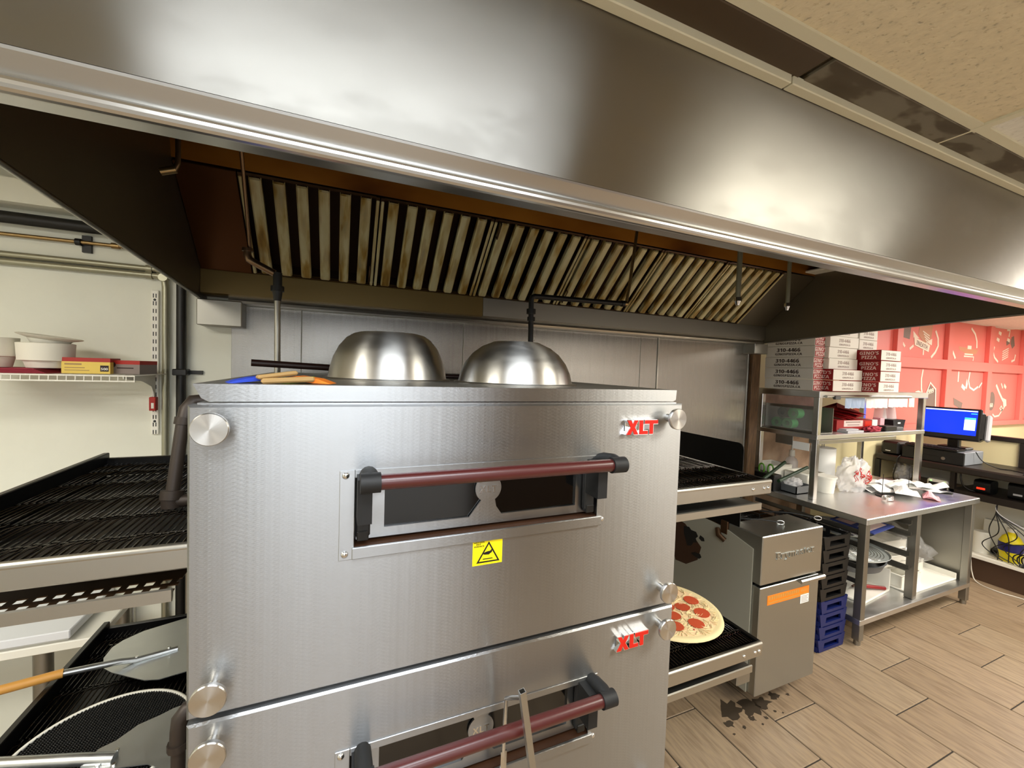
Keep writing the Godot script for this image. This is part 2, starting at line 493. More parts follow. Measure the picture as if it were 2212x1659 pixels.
func troffer(x0: float, x1: float, z0: float, z1: float, c: Color, energy: float, label: String) -> void:
	var p := Vector3((x0 + x1) / 2, CEIL, (z0 + z1) / 2)
	var t := thing("ceiling_light", label, "light", p, "ceiling troffers")
	beg(); bx(x0, x1, CEIL - 0.012, CEIL - 0.002, z0, z0 + 0.03); bx(x0, x1, CEIL - 0.012, CEIL - 0.002, z1 - 0.03, z1); bx(x0, x0 + 0.03, CEIL - 0.012, CEIL - 0.002, z0, z1); bx(x1 - 0.03, x1, CEIL - 0.012, CEIL - 0.002, z0, z1)
	part("frame", M.tee_white, t)
	beg(); bx(x0 + 0.03, x1 - 0.03, CEIL - 0.008, CEIL - 0.002, z0 + 0.03, z1 - 0.03)
	var m := mat("diffuser", Color(0.95, 0.95, 0.95), 0.6)
	m.emission_enabled = true; m.emission = c; m.emission_energy_multiplier = 1.5
	part("diffuser", m, t)
	var l := AreaLight3D.new()
	l.name = "lamp"
	l.area_size = Vector2(x1 - x0 - 0.06, z1 - z0 - 0.06)
	l.area_normalize_energy = true
	l.light_color = c
	l.light_energy = energy
	l.shadow_enabled = true
	l.area_range = 20.0
	t.add_child(l)
	l.position = Vector3(0, -0.016, 0)
	l.rotation = Vector3(-PI / 2, 0, 0)

func lights() -> void:
	troffer(-0.46, 0.70, -0.20, 0.41, Color(0.94, 0.97, 1.0), 1.2, "cool white ceiling troffer above the oven front")
	troffer(1.35, 2.57, -0.20, 0.41, Color(1.0, 0.985, 0.93), 1.6, "warm white ceiling troffer above the fryer aisle")
	troffer(4.01, 5.23, -0.58, 0.03, Color(1.0, 0.97, 0.92), 4.5, "warm white ceiling troffer above the work table end")
	troffer(6.2, 7.42, -1.2, -0.59, Color(1.0, 0.97, 0.94), 5.0, "warm white ceiling troffer before the red mural wall")
	troffer(-0.62, 0.60, 1.27, 1.88, Color(0.95, 0.98, 1.0), 2.6, "added cool white ceiling troffer behind the camera, brightens the bowls and front wall")  # unseen lamp, added to brighten the bowls and the front wall
	troffer(2.9, 4.1, 1.27, 1.88, Color(1.0, 0.97, 0.90), 3.0, "added warm white ceiling troffer out of view, brightens the room behind the camera")  # second unseen lamp of the row added behind the camera
	troffer(-2.1, -0.88, -0.58, 0.03, Color(1.0, 0.985, 0.94), 2.4, "warm white ceiling troffer beside the left shelf wall")

func room() -> void:
	# floor: slab of grout with loose-laid tiles
	beg(); bx(-2.6, 8.6, -0.12, -0.004, -2.5, 2.5)
	var fl := struct("floor", M.grout)
	beg(); cbox(-0.1508, 0.1508, -0.02, 0.0, -0.3025, 0.3025, 0.0025)
	var tile := mesh_now()
	for k in range(-16, 21):
		var cx := 2.282 + 0.3065 * k + 0.15325
		if cx < -2.62 or cx > 8.5: continue
		var z0 := fposmod(-0.86 - 0.207 * k, 0.61) - 2.44
		for j in range(-1, 9):
			var cz := z0 + 0.61 * j + 0.305
			if cz < -2.35 or cz > 2.4: continue
			var o := put("tile", tile, M["tile_%d" % (absi(k * 7 + j * 3) % 4)], fl)
			o.position = Vector3(cx, 0, cz)
	# walls
	beg(); bx(-2.6, 2.95, 0, 2.75, WALL - 0.15, WALL)
	struct("wall_back", M.wall_paint)
	beg(); bx(2.95, 8.6, 0, 2.75, WALL2 - 0.15, WALL2)
	struct("wall_rear", M.yellow_paint)
	beg(); bx(-2.75, -2.6, 0, 2.75, -2.5, 2.5)
	struct("wall_left", M.wall_paint)
	beg(); bx(8.6, 8.75, 0, 2.75, -2.5, 2.5)
	struct("wall_right", M.wall_paint)
	beg(); bx(-2.6, 8.6, 0, 2.75, 2.35, 2.5)
	struct("wall_front", M.cold_white)
	beg(); cbox(1.3, 3.3, 0.02, 2.1, 2.30, 2.36, 0.01)  # unseen brown panel, added to darken the right half of the oven's reflection
	struct("door_1", M.brown_panel)
	# ceiling: slab, hung tiles and tees
	beg(); bx(-2.6, 8.6, CEIL + 0.38, CEIL + 0.45, -2.5, 2.5)
	bx(-2.6, 8.6, CEIL + 0.02, CEIL + 0.03, -0.66, 2.4)
	bx(-2.6, -0.54, CEIL + 0.02, CEIL + 0.03, -2.4, -0.66)
	bx(2.905, 8.6, CEIL + 0.02, CEIL + 0.03, -2.4, -0.66)
	var ce := struct("ceiling", M.ceiling_tile)
	beg(); cbox(-0.605, 0.605, 0, 0.014, -0.30, 0.30, 0.004)
	var ct := mesh_now()
	var row := 0
	for zz in [-2.39, -1.78, -1.17, -0.56, 0.05, 0.66, 1.27, 1.88]:
		for k in range(-3, 6):
			var x0: float = 0.35 + 1.22 * k
			if zz < -0.6 and x0 < 2.75 and x0 > -0.9: continue
			var o := put("ceiling_tile", ct, M.ceiling_tile if k < 1 else M.ceiling_tile_new, ce)
			o.position = Vector3(x0 + 0.61, CEIL + 0.004, zz + 0.305)
		beg(); bx(-2.6, 8.6, CEIL - 0.002, CEIL + 0.004, zz - 0.012, zz + 0.012)
		if zz > -0.6: part("tee", M.tee_white, ce)
	for k in range(-2, 7):
		var x0: float = 0.35 + 1.22 * k
		beg(); bx(x0 - 0.012, x0 + 0.012, CEIL - 0.003, CEIL + 0.004, -0.66, 2.35)
		part("tee", M.tee_white, ce)
	# infill strip between the hood and the first tee
	var xs := [-0.54, 0.352, 0.955, 1.565, 2.15, 2.9]
	for i in xs.size() - 1:
		beg(); cbox(xs[i] + (0.014 if i == 2 else 0.003), xs[i + 1] - 0.004, CEIL - 0.004, CEIL + 0.006, -0.655, -0.573, 0.002)
		part("infill_panel", M.brown_strip if i < 2 else M.stained_strip, ce)
	beg(); cbox(-0.54, 0.93, CEIL - 0.022, CEIL + 0.0, -0.664, -0.640, 0.002)
	part("edge_angle", M.tee_white, ce)
	beg(); cbox(0.935, 2.95, CEIL - 0.022, CEIL + 0.0, -0.664, -0.640, 0.002)
	part("edge_angle", M.tee_white, ce)
	# board behind the work table, wooden corner post
	beg(); cbox(2.96, 3.98, 0.0, 1.52, WALL2 + 0.001, WALL2 + 0.012, 0.002)
	struct("trim_1", M.tan_board)
	beg(); cbox(2.872, 2.962, 0.0, 2.3, WALL - 0.1, WALL + 0.035, 0.004)
	struct("trim_2", M.post_wood)
	beg(); bx(-2.6, -0.535, 2.20, 2.285, WALL, WALL + 0.10)
	struct("trim_3", M.wall_paint)
	# steel cladding on the wall behind the oven
	var cl := thing("wall_cladding", "stainless steel wall cladding sheets behind the oven and fryer", "cladding", Vector3(1.2, 0.3, WALL))
	var ex := [-0.443, -0.162, 0.627, 1.84, 1.985, 2.866]
	for i in ex.size() - 1:
		beg(); cbox(ex[i] + 0.0015, ex[i + 1] - 0.0015, 0.3, 1.9, WALL + 0.001, WALL + (0.004 if i != 4 else 0.007), 0.001)
		part("sheet", M.panel_steel, cl)
	beg(); cbox(1.982, 1.992, 0.3, 1.9, WALL + 0.004, WALL + 0.010, 0.001)
	part("joint_strip", M.rail_steel, cl)
	beg(); cbox(2.855, 2.871, 0.3, 1.9, WALL + 0.004, WALL + 0.012, 0.001)
	part("joint_strip", M.rail_steel, cl)

# ---------------------------------------------------------------- exhaust hood
func hood() -> void:
	var X0 := -0.535
	var X1 := 2.90
	var t := thing("exhaust_hood", "long stainless steel exhaust hood hung above the conveyor ovens", "exhaust hood", Vector3(1.2, 1.95, -1.4))
	beg()
	solid_sheet([Vector2(-0.665, 2.42), Vector2(-0.665, 2.006), Vector2(-0.676, 2.006), Vector2(-0.674, 2.42)], X0, X1)
	part("front_panel", M.hood_steel, t)
	beg()
	var pr: Array = [Vector2(-0.6655, 2.0055), Vector2(-0.667, 2.002), Vector2(-0.683, 1.977), Vector2(-0.672, 1.976)]
	for k in 9:
		var a := deg_to_rad(80.0 - 190.0 * k / 8)
		pr.append(Vector2(-0.670 + 0.0105 * cos(a), 1.9635 + 0.0105 * sin(a)))
	pr += [Vector2(-0.70, 1.954), Vector2(-0.705, 1.966), Vector2(-0.692, 1.975), Vector2(-0.676, 2.0055)]
	solid_sheet(pr, X0, X1)
	part("lip", M.lip_steel, t)
	for s in [X0, X1]:
		beg(Transform3D(Basis(Vector3(0, 0, 1), Vector3(0, 1, 0), Vector3(-1, 0, 0)), Vector3.ZERO))
		var w := 0.006
		prism([Vector2(-0.675, 2.0), Vector2(-0.69, 1.99), Vector2(-1.3, 1.963), Vector2(-2.188, 1.906), Vector2(-2.188, 2.55), Vector2(-0.675, 2.55)], -s - w / 2, -s + w / 2)
		part("side_panel", M.hood_inside, t)
		beg(); tube([Vector3(s, 2.0, -0.68), Vector3(s, 1.963, -1.3), Vector3(s, 1.906, -2.186)], 0.006, 6)
		part("side_hem", M.dull_steel, t)
	beg(); sheet([Vector2(-0.67, 2.53), Vector2(-1.72, 2.53), Vector2(-1.765, 2.338)], X0, X1); bx(X0, X1, 2.53, 2.535, -2.19, -0.67)
	part("top_panel", M.greasy_amber, t)
	# filter bank
	var yd := Vector3(0, 0.30, 0.33).normalized()
	var B := Basis(Vector3(1, 0, 0), yd, Vector3(1, 0, 0).cross(yd))
	var base := Vector3(0, 2.036, -2.10)
	var H := 0.446
	O = Vector3.ZERO
	beg(); cbox(-0.020, 0.020, 0.012, H - 0.012, 0.004, 0.016, 0.006); bx(-0.020, -0.018, 0.012, H - 0.012, -0.012, 0.006); bx(0.018, 0.020, 0.012, H - 0.012, -0.012, 0.006)
	var slat := mesh_now()
	beg(); cbox(-0.006, 0.006, 0.012, H - 0.012, 0.004, 0.018, 0.003)
	var thin := mesh_now()
	O = t.position
	for i in 6:
		var fx := -0.345 + 0.4915 * i
		var T := Transform3D(B, base + Vector3(fx, 0, 0))
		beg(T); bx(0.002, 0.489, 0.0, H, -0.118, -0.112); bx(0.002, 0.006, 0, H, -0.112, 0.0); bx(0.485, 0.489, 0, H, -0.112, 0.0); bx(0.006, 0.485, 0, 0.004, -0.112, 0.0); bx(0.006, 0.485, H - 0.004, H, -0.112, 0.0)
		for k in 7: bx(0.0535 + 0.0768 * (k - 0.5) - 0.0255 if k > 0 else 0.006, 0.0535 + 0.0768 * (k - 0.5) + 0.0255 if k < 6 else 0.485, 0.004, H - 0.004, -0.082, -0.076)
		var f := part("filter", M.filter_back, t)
		beg(T); bx(0.002, 0.016, 0, H, 0.0, 0.012); bx(0.475, 0.489, 0, H, 0.0, 0.012); bx(0.016, 0.475, 0, 0.010, 0, 0.006); bx(0.016, 0.475, H - 0.010, H, 0, 0.006)
		part("frame", M.filter_frame, f)
		for k in 6:
			var o := put("slat", slat, M.greasy_slat, f)
			o.transform = Transform3D(B, base + B * Vector3(fx + 0.0535 + 0.0768 * k, 0, 0) - O + Vector3(0, 0, 0))
			o.transform.origin = T * Vector3(0.0535 + 0.0768 * k, 0, 0) - O
		for e in [0.009, 0.482]:
			var o := put("edge_slat", thin, M.greasy_slat, f)
			o.transform = Transform3D(B, T * Vector3(e, 0, 0) - O)
		if i in [0, 2, 3]:
			var hx := 0.470 if i == 0 else 0.03
			var hy := 0.04 if i != 2 else 0.36
			beg(T); tube([Vector3(hx, hy, 0.01), Vector3(hx, hy, 0.028), Vector3(hx, hy + 0.075, 0.028), Vector3(hx, hy + 0.075, 0.01)], 0.003, 6)
			part("handle", M.filter_frame, f)
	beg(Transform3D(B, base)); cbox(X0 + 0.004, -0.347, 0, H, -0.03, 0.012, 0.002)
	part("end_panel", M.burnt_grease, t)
	beg(Transform3D(B, base)); cbox(2.606, X1 - 0.004, 0, H, -0.03, 0.012, 0.002)
	part("end_panel", M.hood_inside, t)
	beg(); solid_sheet([Vector2(-2.188, 2.05), Vector2(-2.105, 2.05), Vector2(-2.085, 2.03), Vector2(-2.085, 1.935), Vector2(-2.10, 1.93), Vector2(-2.188, 1.93)], X0 + 0.004, 0.70)
	part("grease_gutter", M.gutter_grease, t)
	beg(); solid_sheet([Vector2(-2.188, 2.05), Vector2(-2.105, 2.05), Vector2(-2.085, 2.03), Vector2(-2.085, 1.935), Vector2(-2.10, 1.93), Vector2(-2.188, 1.93)], 0.702, X1 - 0.004)
	part("grease_gutter", M.dull_steel, t)
	beg(); solid_sheet([Vector2(-2.188, 1.93), Vector2(-2.10, 1.93), Vector2(-2.095, 1.912), Vector2(-2.10, 1.902), Vector2(-2.188, 1.902)], X0 + 0.1, X1 - 0.004)
	part("bottom_ledge", M.rail_steel, t)
	for e in [[-0.545, -0.385], [2.80, 2.94]]:
		beg(); cbox(e[0], e[1], 1.80 if e[0] < 0 else 1.83, 1.908 if e[0] < 0 else 1.905, -2.186, -2.09, 0.003)
		part("mounting_box", M.dull_steel, t)

# ---------------------------------------------------------------- the two ovens
func ring(x0: float, x1: float, y0: float, y1: float, a0: float, a1: float, b0: float, b1: float, z: float, k: float, back: float) -> void:
	# flat plate with a rectangular opening, bevelled outer edge, returns going back
	var o := [Vector3(x0 + k, y0 + k, z), Vector3(x1 - k, y0 + k, z), Vector3(x1 - k, y1 - k, z), Vector3(x0 + k, y1 - k, z)]
	var e := [Vector3(x0, y0, z - k), Vector3(x1, y0, z - k), Vector3(x1, y1, z - k), Vector3(x0, y1, z - k)]
	var i := [Vector3(a0, b0, z), Vector3(a1, b0, z), Vector3(a1, b1, z), Vector3(a0, b1, z)]
	for n in 4:
		var m := (n + 1) % 4
		quad(o[n], o[m], i[m], i[n])
		quad(e[n], e[m], o[m], o[n])
		var bn: Vector3 = e[n]; var bm: Vector3 = e[m]
		bn.z = back; bm.z = back
		quad(bn, bm, e[m], e[n])
		var cn: Vector3 = i[n]; var cm: Vector3 = i[m]
		cn.z = back; cm.z = back
		quad(i[n], i[m], cm, cn)

func knob(x: float, y: float, t: Node3D) -> void:
	var T := Transform3D(Basis(Vector3(1, 0, 0), Vector3(0, 0, 1), Vector3(0, -1, 0)), Vector3(x, y, OF))
	beg(T); lathe([Vector2(0.0, 0.0), Vector2(0.011, 0.0), Vector2(0.0105, 0.014), Vector2(0.014, 0.021), Vector2(0.025, 0.026), Vector2(0.0272, 0.029), Vector2(0.0276, 0.036), Vector2(0.0262, 0.0378), Vector2(0.0, 0.0378)], 40, 35)
	part("knob", M.knob_steel, t)

func belt(x0: float, x1: float, y: float, z0: float, z1: float, conv: Node3D) -> void:
	beg()
	var n := int((x1 - x0) / 0.0125)
	for i in n:
		var x := x0 + 0.0125 * (i + 0.5)
		var jit := rng.randf_range(-0.002, 0.002)
		var pts: Array = [Vector3(x, y, z0)]
		for st in [0.06, 0.20, 0.36, 0.52, 0.67, 0.76]:
			var zs: float = lerpf(z0, z1, st / 0.80)
			pts += [Vector3(x, y + jit, zs + 0.008), Vector3(x + 0.0105, y + 0.002 + jit, zs + 0.005), Vector3(x + 0.0105, y + 0.002 + jit, zs - 0.005), Vector3(x, y + jit, zs - 0.008)]
		pts.append(Vector3(x, y, z1))
		tube(pts, 0.0021, 5)
	var b := part("wire_belt", M.belt_wire, conv)
	b.set_meta("kind", "stuff")

func conveyor(side: int, yb: float, t: Node3D) -> void:
	var xa := 0.872 if side > 0 else -0.69
	var xb := 1.352 if side > 0 else -0.238
	var ze := 1.352 if side > 0 else -0.69
	# front rail is the part itself, the rest hangs on it
	beg(); cbox(xa, xb, yb - 0.046, yb - 0.004, -0.935, -0.92, 0.003); tube([Vector3(xa, yb - 0.006, -0.928), Vector3(xb, yb - 0.006, -0.928)], 0.0085, 10)
	var c := part("conveyor_rail", M.rail_steel, t)
	beg(); cbox(xa, xb, yb - 0.046, yb + 0.012, -1.735, -1.72, 0.002)
	part("rear_rail", M.greasy_black, c)
	beg(); cbox(ze - 0.008, ze + 0.008, yb - 0.046, yb + (0.028 if side < 0 else -0.002), -1.735, -0.93, 0.002)
	part("end_rail", M.greasy_black, c)
	belt(xa + 0.005, xb - 0.01, yb - 0.006, -0.945, -1.715, c)
	beg(); bx(xa, xb, yb - 0.052, yb - 0.046, -1.72, -0.94)  # black sheet standing in for the shade seen through the belt wires
	part("belt_dark_sheet", M.greasy_black, c)
	for e in ([1.335, 1.315, 1.262] if side > 0 else [-0.60]):
		beg(Transform3D(Basis(Vector3(1, 0, 0), Vector3(0, 0, 1), Vector3(0, -1, 0)), Vector3(e, yb - 0.025, -0.921)))
		lathe([Vector2(0.006, 0), Vector2(0.006, 0.002), Vector2(0.004, 0.0045), Vector2(0, 0.005)], 12, 40)
		part("bolt", M.bright_steel, c)
	# crumb tray under the belt
	var tx0 := xa if side > 0 else xa
	var tx1 := 1.318 if side > 0 else xb - 0.04
	var ty := yb - 0.088 if side > 0 else yb - 0.095
	beg()
	solid_sheet([Vector2(-0.938, ty + 0.006), Vector2(-0.932, ty + 0.012), Vector2(-0.928, ty + 0.010), Vector2(-0.928, ty - 0.012), Vector2(-0.934, ty - 0.014), Vector2(-0.938, ty - 0.006)], tx0, tx1)
	var tr := part("crumb_tray", M.rail_steel, c)
	beg()
	if side < 0:
		# perforated floor: slots in two staggered rows, then plain
		for rowi in 2:
			var zr := -0.952 - 0.026 * rowi
			var n := 16
			for k in n:
				var p0 := lerpf(tx0, tx1, float(k) / n) + 0.010 * rowi
				var st := (tx1 - tx0) / n
				bx(p0, p0 + st * 0.42, ty + 0.002, ty + 0.004, zr - 0.010, zr + 0.006)
			bx(tx0, tx1, ty + 0.002, ty + 0.004, zr + 0.006, zr + 0.016)
		bx(tx0, tx1, ty + 0.002, ty + 0.004, -1.70, -0.988)
	else:
		bx(tx0, tx1, ty + 0.002, ty + 0.004, -1.70, -0.938)
		if yb < 1.0:   # the lower tray has a turned-down front with a rounded end
			pass
	part("tray_floor", M.dull_steel if side > 0 else M.filter_frame, tr)

func oven(dy: float, label: String) -> Node3D:
	var t := thing("conveyor_pizza_oven", label, "oven", Vector3(0.317, 1.018 + dy, -1.3), "stacked conveyor ovens")
	var y0 := 1.028 + dy
	var y1 := 1.580 + dy
	beg(); ring(-0.234, 0.868, y0, y1, 0.030, 0.603, 1.298 + dy, 1.440 + dy, OF, 0.004, -0.885)
	part("front_panel", M.oven_steel, t)
	beg(); bx(-0.228, 0.862, y0 - 0.004, y1 - 0.002, -1.80, -0.895)
	part("body", M.dull_steel, t)
	for e in [[-0.194, 1.543], [0.818, 1.543], [-0.194, 1.082], [0.818, 1.080]]:
		knob(e[0], e[1] + dy, t)
	# window frame: four strips with bolted corners
	beg(); cbox(0.006, 0.034, 1.276 + dy, 1.453 + dy, OF, OF + 0.0025, 0.001); cbox(0.600, 0.623, 1.288 + dy, 1.453 + dy, OF, OF + 0.0025, 0.001)
	cbox(0.034, 0.600, 1.437 + dy, 1.453 + dy, OF, OF + 0.0025, 0.001); cbox(0.030, 0.612, 1.277 + dy, 1.300 + dy, OF, OF + 0.007, 0.0015)
	var fr := part("window_frame", M.oven_steel, t)
	for e in [[0.017, 1.443], [0.017, 1.288], [0.612, 1.443], [0.614, 1.291]]:
		beg(Transform3D(Basis(Vector3(1, 0, 0), Vector3(0, 0, 1), Vector3(0, -1, 0)), Vector3(e[0], e[1] + dy, OF + 0.0022)))
		lathe([Vector2(0.0068, 0), Vector2(0.0065, 0.002), Vector2(0.004, 0.0045), Vector2(0, 0.005)], 14, 40)
		part("bolt", M.bright_steel, fr)
	beg(); bx(0.030, 0.603, 1.292 + dy, 1.3005 + dy, -0.885, OF - 0.001)
	part("sill", M.rust_brown, fr)
	# drop door with dark glass, a steel surround and a round maker's plate on a neck
	var zd := -0.868
	beg(); ring(0.037, 0.597, 1.306 + dy, 1.438 + dy, 0.092, 0.548, 1.326 + dy, 1.425 + dy, zd, 0.001, zd - 0.012)
	var d := part("door", M.oven_steel, t)
	beg(); bx(0.09, 0.55, 1.324 + dy, 1.427 + dy, zd - 0.012, zd - 0.006)
	part("glass", M.oven_glass, d)
	beg()
	var cx := 0.318
	var pl: Array = []
	for k in 13:
		var a := deg_to_rad(-58.0 + 116.0 * k / 12)
		pl.append(Vector2(cx + 0.031 * cos(a), 1.388 + dy + 0.031 * sin(a)))
	pl += [Vector2(cx + 0.022, 1.425 + dy), Vector2(cx - 0.022, 1.425 + dy)]
	for k in 13:
		var a := deg_to_rad(122.0 + 116.0 * k / 12)
		pl.append(Vector2(cx + 0.031 * cos(a), 1.388 + dy + 0.031 * sin(a)))
	pl += [Vector2(cx - 0.022, 1.355 + dy), Vector2(cx - 0.045, 1.3255 + dy), Vector2(cx + 0.034, 1.3255 + dy), Vector2(cx + 0.020, 1.345 + dy)]
	prism(pl, zd - 0.004, zd + 0.0005)
	var mp := part("maker_plate", M.oven_steel, d)
	lettering("XLT", 0.015, 0.0012, M.bright_steel, mp, at(cx, 1.386 + dy, zd + 0.0008), "embossed_letters", false, 1.15)
	# handle
	var hy := 1.4445 + dy
	var hz := -0.778
	beg(); tube([Vector3(0.052, hy, hz), Vector3(0.615, hy, hz)], 0.0145, 20)
	var h := part("handle_bar", M.handle_red, t)
	for e in [[0.040, 0.075, 0.050], [0.585, 0.622, 0.580]]:
		beg(); cyl(Vector3(e[0], hy, hz), Vector3(e[1], hy, hz), 0.0185, 22)
		var bxm: float = (e[0] + e[1]) / 2
		tube([Vector3(bxm, hy + 0.002, hz), Vector3(bxm, hy + 0.006, hz - 0.02), Vector3(bxm, hy + 0.002, -0.83), Vector3(bxm, hy - 0.005, -0.852)], 0.0165, 14)
		cbox(e[2] - 0.014, e[2] + 0.014, 1.316 + dy, hy + 0.004, zd, zd + 0.018, 0.004)
		prism([Vector2(e[2] - 0.013, 1.36 + dy), Vector2(e[2] + 0.013, 1.36 + dy), Vector2(e[2] + 0.013, hy), Vector2(e[2] - 0.013, hy)], zd + 0.016, -0.80)
		var br := part("end_bracket", M.soft_black, h)
		beg(); cbox(e[2] - 0.011, e[2] + 0.011, 1.310 + dy, 1.330 + dy, zd + 0.001, zd + 0.021, 0.002)
		part("clamp_bolt", M.dark_iron, br)
	# badge
	beg(); cbox(0.675, 0.768, 1.506 + dy, 1.535 + dy, OF, OF + 0.003, 0.001)
	var bd := part("badge", M.chrome, t)
	var bo := Vector2(0.672, 1.503 + dy)
	for w in [[Vector2(0, 0), Vector2(0.0125, 0), Vector2(0.0185, 0.0115), Vector2(0.0245, 0), Vector2(0.037, 0), Vector2(0.0255, 0.0185), Vector2(0.036, 0.036), Vector2(0.0245, 0.036), Vector2(0.019, 0.0255), Vector2(0.0135, 0.036), Vector2(0.002, 0.036), Vector2(0.0125, 0.0185)],
			[Vector2(0.0405, 0), Vector2(0.0675, 0), Vector2(0.0675, 0.0085), Vector2(0.0515, 0.0085), Vector2(0.0515, 0.036), Vector2(0.0405, 0.036)],
			[Vector2(0.0735, 0), Vector2(0.0845, 0), Vector2(0.0845, 0.0265), Vector2(0.100, 0.0265), Vector2(0.100, 0.036), Vector2(0.0575, 0.036), Vector2(0.0575, 0.0265), Vector2(0.0735, 0.0265)]]:
		var lp := PackedVector2Array()
		for q in w: lp.append(bo + q)
		var outs := Geometry2D.offset_polygon(lp, 0.0016)
		beg(); prism(Array(outs[0]), OF, OF + 0.0125)
		part("chrome_letter", M.chrome, bd)
		beg(); prism(Array(lp), OF + 0.0125, OF + 0.0137)
		part("red_letter", M.badge_red, bd)
	conveyor(1, 1.315 + dy, t)
	conveyor(-1, 1.315 + dy, t)
	return t

func oven_pair() -> void:
	var up := oven(0.0, "upper brushed steel conveyor pizza oven with yellow hot surface sticker")
	O = up.position
	# lid
	beg()
	bx(-0.222, 0.852, 1.578, 1.5835, -1.82, -0.858)
	var lid := part("lid", M.oven_steel, up)
	beg()
	var keep: Array = [Vector2(-0.224, 1.6165), Vector2(-0.212, 1.589)] 
	keep = [Vector2(-0.228, 1.6165), Vector2(-0.216, 1.592), Vector2(-0.205, 1.5855), Vector2(0.838, 1.5855), Vector2(0.848, 1.590), Vector2(0.850, 1.6165)]
	prism(keep, -0.860, -0.856)
	part("lid_flange", M.oven_steel, lid)
	beg(); bx(-0.228, 0.850, 1.6125, 1.6165, -1.82, -0.858)
	part("lid_top", M.dull_steel, lid)
	# caution sticker
	var z := OF + 0.0006
	beg(); bx(0.279, 0.349, 1.2215, 1.2765, OF, z)
	var st := part("caution_sticker", M.caution_yellow, up, "yellow hot surface warning sticker")
	beg()
	var A := Vector2(0.3165, 1.2735); var Bp := Vector2(0.288, 1.2265); var Cp := Vector2(0.343, 1.2265)
	var g := (A + Bp + Cp) / 3
	for e in [[A, Bp], [Bp, Cp], [Cp, A]]:
		var p: Vector2 = e[0]; var q: Vector2 = e[1]
		prism([p, q, q.lerp(g, 0.2), p.lerp(g, 0.2)], z, z + 0.0004)
	prism([Vector2(0.302, 1.2335), Vector2(0.327, 1.2335), Vector2(0.325, 1.2355), Vector2(0.304, 1.2355)], z, z + 0.0004)
	prism([Vector2(0.303, 1.247), Vector2(0.306, 1.2445), Vector2(0.312, 1.244), Vector2(0.317, 1.2435), Vector2(0.320, 1.246), Vector2(0.324, 1.248), Vector2(0.325, 1.254), Vector2(0.322, 1.2545), Vector2(0.320, 1.2515), Vector2(0.313, 1.251), Vector2(0.307, 1.2495)], z, z + 0.0004)
	part("warning_print", M.ink_black, st)
	var ty := 1.2735
	for s in ["CAUTION", "HOT", "SURFACE"]:
		lettering(s, 0.0032, 0.0004, M.ink_black, st, at(0.2935 if s != "HOT" else 0.292, ty, z + 0.0003), "print", false, 1.25)
		ty -= 0.0046
	var low := oven(-PITCH, "lower brushed steel conveyor pizza oven with tongs hung on its red handle")
	O = low.position
	beg(); bx(-0.2, 0.83, 0.30, 0.455, -1.78, -0.90)
	for e in [[-0.15, -0.95], [0.78, -0.95], [-0.15, -1.7], [0.78, -1.7]]:
		cyl(Vector3(e[0], 0.0, e[1]), Vector3(e[0], 0.31, e[1]), 0.03, 12)
	part("stand", M.dull_steel, low)
	# tongs hung over the lower handle
	var tg := thing("pan_gripper", "square steel tube pan gripper hooked over the lower oven handle", "gripper", Vector3(0.38, 0.77, -0.745))
	beg(rot(Vector3(0.356, 1.004, -0.735), Vector3(-2, 0, 9.0)))
	for e in [[-0.0065, 0.0065, 0.0055, 0.0065], [-0.0065, 0.0065, -0.0065, -0.0055], [-0.0065, -0.0055, -0.0055, 0.0055], [0.0055, 0.0065, -0.0055, 0.0055]]:
		bx(e[0], e[1], -0.36, 0.0, e[2], e[3])
	part("tube", M.rail_steel, tg)
	beg(); tube([Vector3(0.357, 0.985, -0.742), Vector3(0.352, 0.965, -0.77), Vector3(0.350, 0.94, -0.800), Vector3(0.352, 0.80, -0.812)], 0.0045, 8)
	bx(0.346, 0.360, 0.60, 0.81, -0.814, -0.810)
	part("back_jaw", M.bright_steel, tg)

